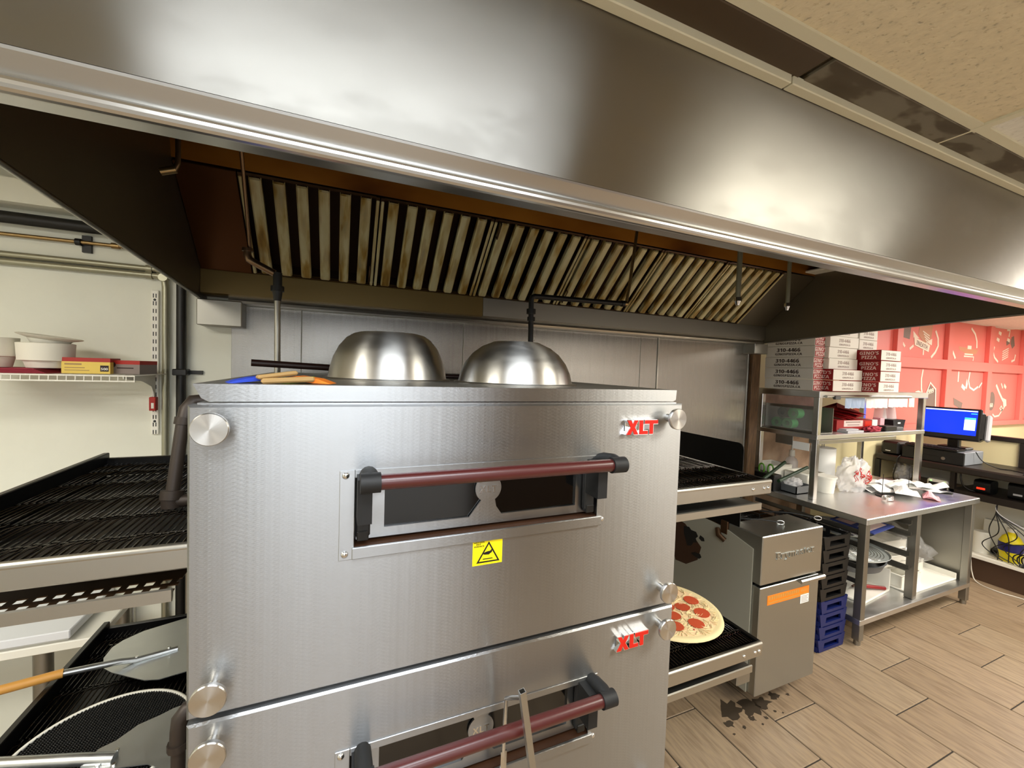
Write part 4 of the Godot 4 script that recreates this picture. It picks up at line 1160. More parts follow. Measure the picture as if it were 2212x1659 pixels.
		for k in 12: lp.append(Vector3(e[2] + 0.012 * cos(TAU * k / 12), e[4] + 0.010 * sin(TAU * k / 12), e[3] + 0.012 * cos(TAU * k / 12)))
		beg(); tube(lp, 0.0025, 6, true)
		part("hang_ring", M.bright_steel, b)
		beg()
		for k in 8:
			bx(e[0] - 0.06 + 0.018 * k, e[0] - 0.058 + 0.018 * k, 0.842, 0.845, -1.90, -1.53)
			bx(e[0] - 0.06, e[0] + 0.07, 0.845, 0.848, -1.90 + 0.05 * k, -1.898 + 0.05 * k)
		tube([Vector3(e[0] - 0.06, 0.90, -1.90), Vector3(e[0] + 0.07, 0.90, -1.90), Vector3(e[0] + 0.07, 0.90, -1.53), Vector3(e[0] - 0.06, 0.90, -1.53)], 0.003, 6, true)
		for q in [[-0.06, -1.90], [0.07, -1.90], [0.07, -1.53], [-0.06, -1.53]]: tube([Vector3(e[0] + q[0], 0.842, q[1]), Vector3(e[0] + q[0], 0.90, q[1])], 0.003, 6)
		part("wire_frame", M.dark_iron, b)
	for e in [[x0 + 0.05, zf - 0.08], [x1 - 0.05, zf - 0.08], [x0 + 0.05, zb + 0.06], [x1 - 0.05, zb + 0.06]]:
		beg(); cyl(Vector3(e[0], 0.0, e[1]), Vector3(e[0], 0.125, e[1]), 0.02, 10, 0.028)
		part("leg", M.dark_iron, t)
	# small steel locker under the lower conveyor end
	t = thing("drip_pan", "bent steel drip pan hanging under the lower conveyor end", "pan", Vector3(1.3, 0.4, -1.2))
	beg(); cbox(1.27, 1.335, 0.60, 0.648, -1.60, -0.945, 0.004)
	part("pan", M.dull_steel, t)
	# grime on the floor by the fryer foot
	beg()
	for e in [[1.93, -1.36, 0.06], [1.82, -1.39, 0.07], [2.02, -1.36, 0.045], [1.75, -1.33, 0.025], [1.88, -1.31, 0.018], [2.12, -1.37, 0.03], [1.95, -1.29, 0.010], [1.80, -1.29, 0.011], [2.03, -1.30, 0.008], [2.2, -1.35, 0.010], [1.90, -1.27, 0.006], [2.06, -1.28, 0.005], [1.72, -1.28, 0.007]]:
		var pl: Array = []
		for k in 18:
			var r: float = e[2] * rng.randf_range(0.45, 1.0)
			pl.append(Vector2(e[0] + r * 1.3 * cos(TAU * k / 18), -(e[1] + r * sin(TAU * k / 18))))
		XF = Transform3D(Basis(Vector3(1, 0, 0), Vector3(0, 0, -1), Vector3(0, 1, 0)), Vector3.ZERO)
		prism(pl, 0.0002, 0.0012)
	var g := single("grease_spill", M.floor_grime, "dark grease grime on the tiles at the fryer foot", "grime", Vector3(1.93, 0, -1.2))
	g.set_meta("kind", "stuff")
	# pizza on the lower right conveyor
	var py := 1.315 - PITCH + 0.002
	var c := Vector3(1.175, py, -1.18)
	t = thing("pizza", "unbaked pepperoni pizza riding out on the lower conveyor", "pizza", c)
	beg(at(c.x, c.y, c.z)); lathe([Vector2(0, 0), Vector2(0.188, 0), Vector2(0.196, 0.005), Vector2(0.194, 0.011), Vector2(0.182, 0.014), Vector2(0.166, 0.010), Vector2(0, 0.010)], 48, 60)
	part("crust", M.crust, t)
	beg(at(c.x, c.y, c.z)); lathe([Vector2(0, 0.0102), Vector2(0.160, 0.0102), Vector2(0.172, 0.0110), Vector2(0.160, 0.0125), Vector2(0, 0.0125)], 40, 60)
	part("cheese_bed", M.cheese, t)
	rng.seed = 91
	beg()
	for k in 560:
		var a := rng.randf() * TAU; var r := sqrt(rng.randf()) * 0.170
		var p := c + Vector3(r * cos(a), 0.0125 + rng.randf() * 0.003, r * sin(a))
		var dd := Vector3(cos(a * 7.3), rng.randf_range(-0.1, 0.1), sin(a * 7.3)) * rng.randf_range(0.006, 0.014)
		tube([p - dd, p + dd], 0.0016, 4)
	var ch := part("shredded_cheese", M.crust, t)
	ch.set_meta("kind", "stuff")
	for k in 14:
		var a := TAU * k / 9.0 + (0.3 if k > 8 else 0.0); var r := 0.122 if k < 9 else 0.058
		if k == 13: r = 0.0
		if k > 8: a = TAU * (k - 9) / 4.0 + 0.4
		beg(rot(c + Vector3(r * cos(a), 0.0150, r * sin(a)), Vector3(rng.randf_range(-4, 4), 0, rng.randf_range(-4, 4))))
		lathe([Vector2(0, 0), Vector2(0.027, 0), Vector2(0.028, 0.002), Vector2(0, 0.0025)], 20, 40)
		part("pepperoni_slice", M.pepperoni, t)
	for k in 10:
		var a := rng.randf() * TAU; var r := rng.randf_range(0.13, 0.165)
		beg(at(c.x + r * cos(a), c.y + 0.0125, c.z + r * sin(a))); cbox(-0.004, 0.004, -0.001, 0.003, -0.003, 0.003, 0.001)
		part("onion_bit", M.sauce, t)

# ---------------------------------------------------------------- stacked crates
func crates() -> void:
	# shallow dough crates: slotted front, stacked leaning
	var w := 0.26; var dpt := 0.42
	var blues := [0, 1, 2, 3]
	var words := ["lowest", "second", "third", "fourth"]
	for k in 9:
		var blue := k < 4
		var y := 0.002 + 0.079 * k
		var p := Vector3(2.825 + 0.002 * k - (0.018 if not blue else 0.0), y, -1.71)
		var lab := "%s blue plastic crate from the floor, in the stack by the fryer" % words[k] if blue else "%s black plastic crate above the blue ones in the stack" % ["lowest", "second", "third", "fourth", "topmost"][k - 4]
		var t := thing("stacking_crate", lab, "crate", p, "crates stacked beside the fryer")
		var m: Material = M.crate_blue if blue else M.crate_black
		beg(at(p.x, p.y, p.z))
		var h := 0.0775
		# slotted ends (front and back): posts flared at the top, bars above and below an opening
		bx(-w / 2, w / 2, 0, 0.006, -dpt / 2, dpt / 2)
		part("crate_floor", m, t)
		for s in [-1, 1]:
			beg(at(p.x, p.y, p.z + s * dpt / 2))
			prism([Vector2(-w / 2 + 0.012, 0.0), Vector2(-w * 0.30, 0.0), Vector2(-w * 0.27, 0.050), Vector2(w * 0.27, 0.050), Vector2(w * 0.30, 0.0), Vector2(w / 2 - 0.012, 0.0), Vector2(w / 2 + 0.004, h), Vector2(w * 0.40, h), Vector2(w * 0.36, 0.072), Vector2(-w * 0.36, 0.072), Vector2(-w * 0.40, h), Vector2(-w / 2 - 0.004, h)], -0.006, 0.006)
			prism([Vector2(-w * 0.31, 0.0), Vector2(w * 0.31, 0.0), Vector2(w * 0.29, 0.018), Vector2(-w * 0.29, 0.018)], -0.006, 0.006)
			part("end_wall", m, t)
		for s in [-1, 1]:
			beg(at(p.x + s * (w / 2 - 0.006), p.y, p.z)); bx(-0.004, 0.004, 0, 0.03, -dpt / 2, dpt / 2); bx(-0.004, 0.004, 0.055, 0.075, -dpt / 2, dpt / 2)
			for q in 5: bx(-0.004, 0.004, 0.03, 0.055, -dpt / 2 + 0.02 + 0.09 * q, -dpt / 2 + 0.045 + 0.09 * q)
			part("side_wall", m, t)
	# tangle of bags and film on top
	rng.seed = 5
	for k in 2:
		beg()
		var pts: Array = []
		var c := Vector3(2.76 + 0.13 * k, 0.724, -1.62 - 0.06 * k)
		for j in 14: pts.append(c + Vector3(0.05 * cos(j * 0.9 + k), 0.006 * sin(j * 1.7), 0.05 * sin(j * 0.9)))
		tube(pts, 0.004, 6)
		single("black_strap", M.greasy_black, "%s loose black strap curled on the top crate" % ["left", "right"][k], "strap", c, "straps on the top crate")

# ---------------------------------------------------------------- stainless work table
func work_table() -> void:
	var x0 := 3.0; var x1 := 4.42; var zf := -1.43; var zb := -2.30; var ty := 0.812
	var t := thing("work_table", "stainless work table with an undershelf below the pizza boxes", "table", Vector3(3.7, 0, -1.87))
	beg(); cbox(x0 - 0.01, x1 + 0.012, ty - 0.04, ty, zb, zf, 0.004)
	part("table_top", M.table_steel, t)
	for e in [[x0 + 0.035, zf - 0.035], [x1 - 0.035, zf - 0.035], [x0 + 0.035, zb + 0.05], [x1 - 0.035, zb + 0.05]]:
		beg(); cbox(e[0] - 0.022, e[0] + 0.022, 0.03, ty - 0.04, e[1] - 0.022, e[1] + 0.022, 0.003)
		var lg := part("leg", M.dull_steel, t)
		beg(); cyl(Vector3(e[0], 0, e[1]), Vector3(e[0], 0.035, e[1]), 0.018, 12)
		part("foot", M.dull_steel, lg)
	beg(); cbox(3.648, 3.695, 0.169, ty - 0.04, zf - 0.08, zf - 0.03, 0.003)
	part("middle_post", M.dull_steel, t)
	beg(); cbox(3.648, 3.69, 0.165, ty - 0.04, zb + 0.04, zb + 0.09, 0.003)
	part("middle_post", M.dull_steel, t)
	beg(); cbox(x0 + 0.01, x1 - 0.01, 0.130, 0.168, zb + 0.02, zf - 0.012, 0.004)
	part("undershelf", M.table_steel, t)
	beg(); bx(x1 - 0.014, x1 - 0.008, 0.168, ty - 0.04, zb + 0.07, zf - 0.06)
	part("side_panel", M.dull_steel, t)
	for y in [0.365, 0.46, 0.60, 0.68]:
		for s in [[3.06, 3.10], [3.605, 3.648]]:
			beg(); bx(s[0], s[1], y, y + 0.004, zb + 0.09, zf - 0.06); bx(s[0] if s[0] < 3.3 else s[1] - 0.004, s[0] + 0.004 if s[0] < 3.3 else s[1], y, y + 0.03, zb + 0.09, zf - 0.06)
			part("slide_rail", M.dull_steel, t)
	# pans in the rails
	for e in [[3.33, 0.470, -1.72, 0.245, "large round perforated pizza pan in the table's lower rails"], [3.30, 0.612, -1.74, 0.19, "smaller round perforated pizza pan in the table's upper rails"]]:
		var c := Vector3(e[0], e[1], e[2])
		var p := thing("pizza_pan", e[4], "pan", c, "round pans in the table rails")
		beg(at(c.x, c.y, c.z)); lathe([Vector2(0, 0), Vector2(e[3] - 0.008, 0), Vector2(e[3], 0.010), Vector2(e[3] + 0.004, 0.011), Vector2(e[3] + 0.002, 0.013), Vector2(e[3] - 0.008, 0.003), Vector2(0, 0.003)], 48, 30)
		part("pan", M.pan_grey, p)
		beg()
		var r := 0.03
		while r < e[3] - 0.02:
			var ringp: Array = []
			for k in 40: ringp.append(c + Vector3(cos(TAU * k / 40), 0, sin(TAU * k / 40)) * r + Vector3(0, 0.003, 0))
			tube(ringp, 0.0022, 5, true)
			r += 0.0165
		part("rings", M.bright_steel, p)
	var c2 := Vector3(3.35, 0.375, -1.75)
	var p2 := thing("pizza_pan", "deep dark round pan under the perforated one in the table rails", "pan", c2, "round pans in the table rails")
	beg(at(c2.x, c2.y, c2.z)); lathe([Vector2(0, 0), Vector2(0.225, 0), Vector2(0.245, 0.05), Vector2(0.25, 0.052), Vector2(0.24, 0.054), Vector2(0.22, 0.006), Vector2(0, 0.006)], 48, 30)
	part("pan", M.grey_plastic, p2)
	var bk := thing("menu_booklet", "blue and white printed booklet under the table edge", "booklet", Vector3(3.25, 0.69, -1.6))
	beg(rot(Vector3(3.26, 0.700, -1.60), Vector3(4, 6, 0))); bx(-0.15, 0.15, 0, 0.008, -0.11, 0.13)
	part("cover", M.label_blue, bk)
	beg(rot(Vector3(3.26, 0.700, -1.60), Vector3(4, 6, 0))); bx(-0.13, 0.05, 0.008, 0.0085, -0.09, 0.0); bx(-0.12, 0.12, 0.008, 0.0085, 0.03, 0.10)
	part("print", M.logo_white, bk)
	# undershelf, left bay
	var ys := 0.169
	t = thing("cutting_tray", "white plastic tray leaning in the left bay of the undershelf", "tray", Vector3(3.42, ys, -1.75))
	beg(rot(Vector3(3.42, ys + 0.006, -1.76), Vector3(0, 6, 0))); cbox(-0.2, 0.2, -0.006, 0.008, -0.2, 0.2, 0.004); cbox(0.19, 0.2, 0.0, 0.15, -0.2, 0.2, 0.004)
	part("tray", M.white_plastic, t)
	t = thing("pizza_cutter", "red handled rocker pizza cutter on the white tray", "cutter", Vector3(3.5, ys + 0.02, -1.62))
	beg(); tube([Vector3(3.40, ys + 0.045, -1.66), Vector3(3.47, ys + 0.04, -1.63), Vector3(3.56, ys + 0.03, -1.60), Vector3(3.59, ys + 0.026, -1.59)], 0.013, 10)
	part("handle", M.red_plastic, t)
	beg(); tube([Vector3(3.59, ys + 0.19, -1.72), Vector3(3.58, ys + 0.14, -1.70), Vector3(3.53, ys + 0.08, -1.68), Vector3(3.44, ys + 0.05, -1.67), Vector3(3.34, ys + 0.05, -1.66)], 0.007, 8)
	part("blade_guard", M.rust_brown, t)
	beg(rot(Vector3(3.33, ys, -2.10), Vector3(0, 0, 0))); prism([Vector2(-0.17, 0), Vector2(0.17, 0), Vector2(0.16, 0.13), Vector2(0.05, 0.19), Vector2(-0.10, 0.17)], -0.08, 0.08)
	single("plastic_sack", M.white_plastic, "crumpled white sack at the back of the undershelf's left bay", "sack", Vector3(3.3, ys, -2.05))
	# undershelf, right bay: tray of takeaway tubs in a clear bag
	t = thing("storage_tray", "low white tray in the right bay of the undershelf", "tray", Vector3(4.03, ys, -1.85))
	beg(); cbox(3.72, 4.36, ys, ys + 0.012, -2.15, -1.50, 0.004); cbox(4.35, 4.362, ys, ys + 0.05, -2.15, -1.50, 0.003); cbox(3.72, 4.36, ys, ys + 0.045, -2.15, -2.138, 0.003)
	part("tray", M.white_plastic, t)
	var yy := ys + 0.013
	for e in [[3.86, yy, -1.66, 0.12, 0.10, 0.085, "square white tub, front left in the undershelf's right bay"], [4.17, yy, -1.80, 0.14, 0.12, 0.075, "square white tub in the middle of the undershelf's right bay"], [3.95, yy + 0.088, -1.80, 0.17, 0.13, 0.07, "square white tub stacked on two others under the clear bag"], [4.05, yy + 0.16, -1.86, 0.14, 0.11, 0.065, "topmost square white tub in the undershelf's right bay"]]:
		var q := thing("takeaway_tub", e[6], "tub", Vector3(e[0], e[1], e[2]), "white tubs in the right bay")
		beg(rot(Vector3(e[0], e[1], e[2]), Vector3(0, 6 * sin(e[0] * 9), 0)))
		var a: float = e[3]; var b: float = e[4]; var h: float = e[5]
		for s in [[-1, 0], [1, 0], [0, -1], [0, 1]]:
			if s[0] != 0: bx(s[0] * a - 0.003, s[0] * a + 0.003, 0.0, h, -b, b)
			else: bx(-a, a, 0.0, h, s[1] * b - 0.003, s[1] * b + 0.003)
		bx(-a, a, 0, 0.004, -b, b)
		part("tub", M.white_plastic, q)
		beg(rot(Vector3(e[0], e[1], e[2]), Vector3(0, 6 * sin(e[0] * 9), 0)))
		tube([Vector3(-a, h, -b), Vector3(a, h, -b), Vector3(a, h, b), Vector3(-a, h, b)], 0.006, 6, true)
		part("rim", M.white_plastic, q)
	beg()
	crumple(Vector3(4.02, yy + 0.19, -1.82), Vector3(0.26, 0.15, 0.24), 33, 0.16)
	single("clear_bag", M.clear_plastic, "clear plastic bag over the white tubs on the undershelf", "bag", Vector3(4.02, yy + 0.04, -1.82))

func crumple_point(c: Vector3, s: Vector3, nz: FastNoiseLite, amp: float, flat: float, d: Vector3) -> Vector3:
	var r := 1.0 + amp * 2.2 * nz.get_noise_3dv(d * 1.7) + amp * 1.1 * absf(nz.get_noise_3dv(d * 4.0 + Vector3.ONE * 9)) + amp * 0.5 * absf(nz.get_noise_3dv(d * 9.0 + Vector3.ONE * 3))
	var p := d * r * s
	if p.y < -s.y * (0.9 - flat): p.y = -s.y * (0.9 - flat)
	return c + p

func crumple_noise(seed_: int) -> FastNoiseLite:
	var nz := FastNoiseLite.new()
	nz.seed = seed_
	nz.frequency = 1.1
	nz.fractal_octaves = 3
	return nz

func crumple(c: Vector3, s: Vector3, seed_: int, amp: float, flat := 0.0) -> void:   # folded lump, smooth shaded
	var nz := crumple_noise(seed_)
	var A := 44; var Bn := 22
	var P: Array = []
	for j in Bn + 1:
		var row: Array = []
		for i in A:
			var th := TAU * i / A; var ph := PI * clampf(float(j) / Bn, 0.004, 0.996)
			row.append(crumple_point(c, s, nz, amp, flat, Vector3(sin(ph) * cos(th), cos(ph), sin(ph) * sin(th))))
		P.append(row)
	var N: Array = []
	for j in Bn + 1:
		var row: Array = []
		for i in A:
			var du: Vector3 = P[j][(i + 1) % A] - P[j][(i - 1 + A) % A]
			var dv: Vector3 = P[mini(j + 1, Bn)][i] - P[maxi(j - 1, 0)][i]
			var n := du.cross(dv).normalized()
			if n.dot(P[j][i] - c) < 0: n = -n
			row.append(n)
		N.append(row)
	for j in Bn:
		for i in A:
			var k := (i + 1) % A
			stri(P[j][i], P[j][k], P[j + 1][k], N[j][i], N[j][k], N[j + 1][k], Vector2(i, j) * 0.02, Vector2(i + 1, j) * 0.02, Vector2(i + 1, j + 1) * 0.02)
			stri(P[j][i], P[j + 1][k], P[j + 1][i], N[j][i], N[j + 1][k], N[j + 1][i], Vector2(i, j) * 0.02, Vector2(i + 1, j + 1) * 0.02, Vector2(i, j + 1) * 0.02)

func post(x: float, z: float, y0: float, y1: float, t: Node3D) -> void:
	beg(); cbox(x - 0.019, x + 0.019, y0, y1, z - 0.019, z + 0.019, 0.003)
	part("post", M.post_steel, t)

# ---------------------------------------------------------------- overshelf on the table
func overshelf() -> void:
	var x0 := 3.07; var x1 := 4.47; var zf := -1.79; var zb := -2.24; var ty := 0.812
	var t := thing("overshelf", "two-tier stainless overshelf standing on the work table", "shelf", Vector3(3.77, ty, -2.0))
	for e in [[x0, zf], [x1, zf], [x0, zb], [x1, zb]]: post(e[0] + (0.019 if e[0] < 3.5 else -0.019), e[1] - (0.019 if e[1] > -2.0 else -0.019), ty, 1.54, t)
	beg(); cbox(x0 - 0.003, x1 + 0.02, 1.53, 1.576, zb - 0.003, zf + 0.003, 0.003)
	var tp := part("top_shelf", M.table_steel, t)
	beg(); tube([Vector3(3.12, 1.540, zf + 0.012), Vector3(4.20, 1.540, zf + 0.012)], 0.010, 10)
	var rl := part("ticket_rail", M.rail_steel, tp)
	beg(); cbox(3.20, 3.26, 1.52, 1.545, zf + 0.010, zf + 0.03, 0.003)
	part("rail_end", M.grey_plastic, rl)
	beg(); cbox(x0 - 0.003, x1 + 0.003, 1.236, 1.268, zb - 0.003, zf + 0.003, 0.003)
	part("middle_shelf", M.table_steel, t)
	beg(); cbox(3.08, 4.05, 1.205, 1.234, zf - 0.06, zf + 0.006, 0.003)
	part("under_rail", M.rail_steel, t)
	beg(); cbox(x0 - 0.004, x0 + 0.002, 1.17, 1.235, -2.08, -1.95, 0.002)
	part("hook_plate", M.dull_steel, t)
	# white card tucked under the shelf
	beg(); bx(x0 - 0.012, x0 - 0.010, 1.150, 1.205, -1.945, -1.83)
	single("paper_tag", M.paper, "white paper tag taped under the overshelf side", "tag", Vector3(x0, 1.15, -1.9))
	# clear-fronted bin on the left of the middle shelf
	t = thing("display_bin", "clear fronted steel bin at the fryer end of the middle shelf", "bin", Vector3(3.2, 1.268, -2.02))
	beg(); bx(x0 + 0.04, x0 + 0.26, 1.269, 1.272, -2.2, -1.84); bx(x0 + 0.255, x0 + 0.26, 1.272, 1.45, -2.2, -1.84); bx(x0 + 0.04, x0 + 0.26, 1.272, 1.45, -2.205, -2.2); bx(x0 + 0.04, x0 + 0.05, 1.44, 1.46, -2.2, -1.84); bx(x0 + 0.04, x0 + 0.05, 1.27, 1.285, -2.2, -1.84)
	part("bin", M.dull_steel, t)
	beg(); bx(x0 + 0.040, x0 + 0.043, 1.285, 1.44, -2.2, -1.84)
	part("window_pane", M.clear_plastic, t)
	for e in [[1.315, -2.06, "lower green tape roll seen through the clear bin front", M.green_tape], [1.315, -2.145, "left lower green tape roll in the clear bin", M.green_tape], [1.395, -2.10, "upper green tape roll in the clear bin", M.green_dark], [1.395, -2.02, "right upper green tape roll in the clear bin", M.green_tape]]:
		beg(Transform3D(Basis(Vector3(0, 1, 0), Vector3(-1, 0, 0), Vector3(0, 0, 1)), Vector3(x0 + 0.16, e[0], e[1]))); lathe([Vector2(0.018, 0), Vector2(0.040, 0), Vector2(0.040, 0.07), Vector2(0.018, 0.07), Vector2(0.018, 0)], 24, 30)
		single("tape_roll", e[3], e[2], "tape", Vector3(x0 + 0.13, e[0], e[1]), "green tape rolls")
	# middle shelf contents
	var ym := 1.269
	t = thing("wrap_box", "red and white carton of basket papers on the middle shelf", "carton", Vector3(3.72, ym, -2.0))
	beg(rot(Vector3(3.70, ym, -2.0), Vector3(0, -3, 0))); bx(-0.24, 0.17, 0.0, 0.085, -0.10, 0.13)
	part("carton", M.card_red, t)
	beg(rot(Vector3(3.70, ym, -2.0), Vector3(0, -3, 0))); bx(-0.16, 0.06, 0.035, 0.082, 0.13, 0.131)
	var fl := part("front_label", M.logo_white, t)
	beg(rot(Vector3(3.70, ym, -2.0), Vector3(0, -3, 0))); bx(-0.14, 0.03, 0.064, 0.074, 0.131, 0.1314); bx(-0.12, 0.02, 0.044, 0.052, 0.131, 0.1314)
	part("print_lines", M.ink_pale, fl)
	beg(rot(Vector3(3.70, ym, -2.0), Vector3(0, -3, 0))); bx(0.085, 0.165, 0.03, 0.075, 0.13, 0.131)
	part("count_patch", M.badge_red, t)
	beg(rot(Vector3(3.70, ym, -2.0), Vector3(0, -3, 0))); bx(0.171, 0.235, 0.0, 0.085, 0.10, 0.132)
	single("card_flap", M.card_white, "white carton end beside the red paper carton", "carton", Vector3(3.9, ym, -1.9))
	beg(); bx(4.06, 4.12, ym, ym + 0.09, -1.95, -1.90); bx(3.94, 4.12, ym, ym + 0.07, -2.12, -1.95)
	single("order_box", M.pink_paper, "pink and white open carton in the middle of the shelf", "carton", Vector3(4.03, ym, -2.02))
	beg()
	for k in 6:
		XF = rot(Vector3(3.70, ym + 0.100 + 0.006 * k, -2.0), Vector3(rng.randf_range(-3, 6), 12 * k, rng.randf_range(-6, 6)))
		tri(Vector3(-0.13, 0, 0.11), Vector3(0.14, 0.004, 0.10), Vector3(0.02, 0.045 + 0.006 * k, -0.02)); tri(Vector3(-0.13, 0, 0.11), Vector3(0.02, 0.045 + 0.006 * k, -0.02), Vector3(-0.12, 0.03, -0.10)); tri(Vector3(0.14, 0.004, 0.10), Vector3(0.13, 0.012, -0.1), Vector3(0.02, 0.045 + 0.006 * k, -0.02))
	single("tissue_stack", M.card_red, "loose stack of red checked papers on top of the carton", "paper", Vector3(3.7, ym + 0.088, -2.0))
	beg(); crumple(Vector3(3.80, ym + 0.020, -1.825), Vector3(0.08, 0.020, 0.03), 8, 0.3)
	single("checked_paper", M.tissue_red, "crumpled red checked paper at the shelf's front edge", "paper", Vector3(3.8, ym, -1.84))
	beg(); bx(3.46, 3.66, ym, ym + 0.014, -1.93, -1.81); bx(3.48, 3.63, ym + 0.014, ym + 0.024, -1.92, -1.83)
	single("order_pad", M.paper_grey, "grey order pads at the front of the middle shelf", "pad", Vector3(3.55, ym, -1.87))
	beg(); cbox(3.93, 4.09, ym, ym + 0.04, -1.87, -1.80, 0.006)
	single("pencil_case", M.black_plastic, "black case at the front of the middle shelf", "case", Vector3(4.0, ym, -1.84))
	beg(); cbox(4.09, 4.20, ym, ym + 0.028, -1.86, -1.805, 0.008)
	single("scanner", M.grey_plastic, "dark grey scanner beside the black case on the shelf", "scanner", Vector3(4.15, ym, -1.83))
	t = thing("cup_basket", "black plastic basket holding clear cups on the middle shelf", "basket", Vector3(4.27, ym, -1.94))
	beg(at(4.27, ym, -1.94)); prism([Vector2(-0.075, 0), Vector2(0.07, 0), Vector2(0.095, 0.075), Vector2(-0.09, 0.075)], -0.07, 0.07)
	part("basket", M.soft_black, t)
	beg(at(4.265, ym + 0.05, -1.868)); bx(-0.02, 0.02, -0.006, 0.006, 0, 0.001)
	part("badge", M.paper, t)
	for e in [[4.20, -1.97], [4.30, -1.95]]:
		beg(rot(Vector3(e[0], ym + 0.078, e[1]), Vector3(0, 0, 4))); lathe([Vector2(0, 0), Vector2(0.044, 0.0), Vector2(0.034, 0.10), Vector2(0.03, 0.115), Vector2(0, 0.116)], 24, 30)
		single("clear_cup", M.thin_bag, "upturned frosted cup stack, %s" % ("nearer the red carton" if e[0] < 4.25 else "nearer the till"), "cup", Vector3(e[0], ym + 0.078, e[1]), "frosted cups")
	# bags and papers hung from the ticket rail
	for e in [[3.36, 3.60, M.bag_blue, "blue printed plastic bag hung from the ticket rail", 0.075], [3.62, 3.90, M.paper, "left white order slip hung from the ticket rail", 0.075], [3.91, 4.18, M.paper, "middle white order slip hung from the ticket rail", 0.07], [4.20, 4.28, M.card_white, "small white card hung at the right end of the ticket rail", 0.07]]:
		beg()
		var n := 6
		for k in n:
			var xa: float = lerpf(e[0], e[1], float(k) / n); var xb: float = lerpf(e[0], e[1], float(k + 1) / n)
			var za := zf + 0.004 + 0.010 * sin(k * 2.1); var zb2 := zf + 0.004 + 0.010 * sin((k + 1) * 2.1)
			quad(Vector3(xa, 1.532 - e[4], za), Vector3(xb, 1.532 - e[4] - 0.004, zb2), Vector3(xb, 1.532, zf + 0.004), Vector3(xa, 1.532, zf + 0.004))
			quad(Vector3(xb, 1.532 - e[4] - 0.004, zb2 - 0.001), Vector3(xa, 1.532 - e[4], za - 0.001), Vector3(xa, 1.532, zf + 0.003), Vector3(xb, 1.532, zf + 0.003))
		single("hanging_slip", e[2], e[3], "paper", Vector3((e[0] + e[1]) / 2, 1.45, zf), "slips on the ticket rail")

# ---------------------------------------------------------------- things on the work table
func paper_sheet(c: Vector3, w: float, d: float, turn: float, lift: float, ph: float) -> void:
	var N := 6
	XF = rot(c, Vector3(0, turn, 0))
	var P := func(i: int, j: int) -> Vector3:
		var u := float(i) / N - 0.5; var v := float(j) / N - 0.5
		return Vector3(u * w, lift * (0.5 + 0.5 * sin(u * 7.0 + ph)) * (0.5 + 0.5 * cos(v * 6.0 + ph * 1.7)), v * d)
	for i in N:
		for j in N:
			quad(P.call(i, j + 1), P.call(i + 1, j + 1), P.call(i + 1, j), P.call(i, j))
			var dn := Vector3(0, -0.0006, 0)
			quad(P.call(i, j) + dn, P.call(i + 1, j) + dn, P.call(i + 1, j + 1) + dn, P.call(i, j + 1) + dn)

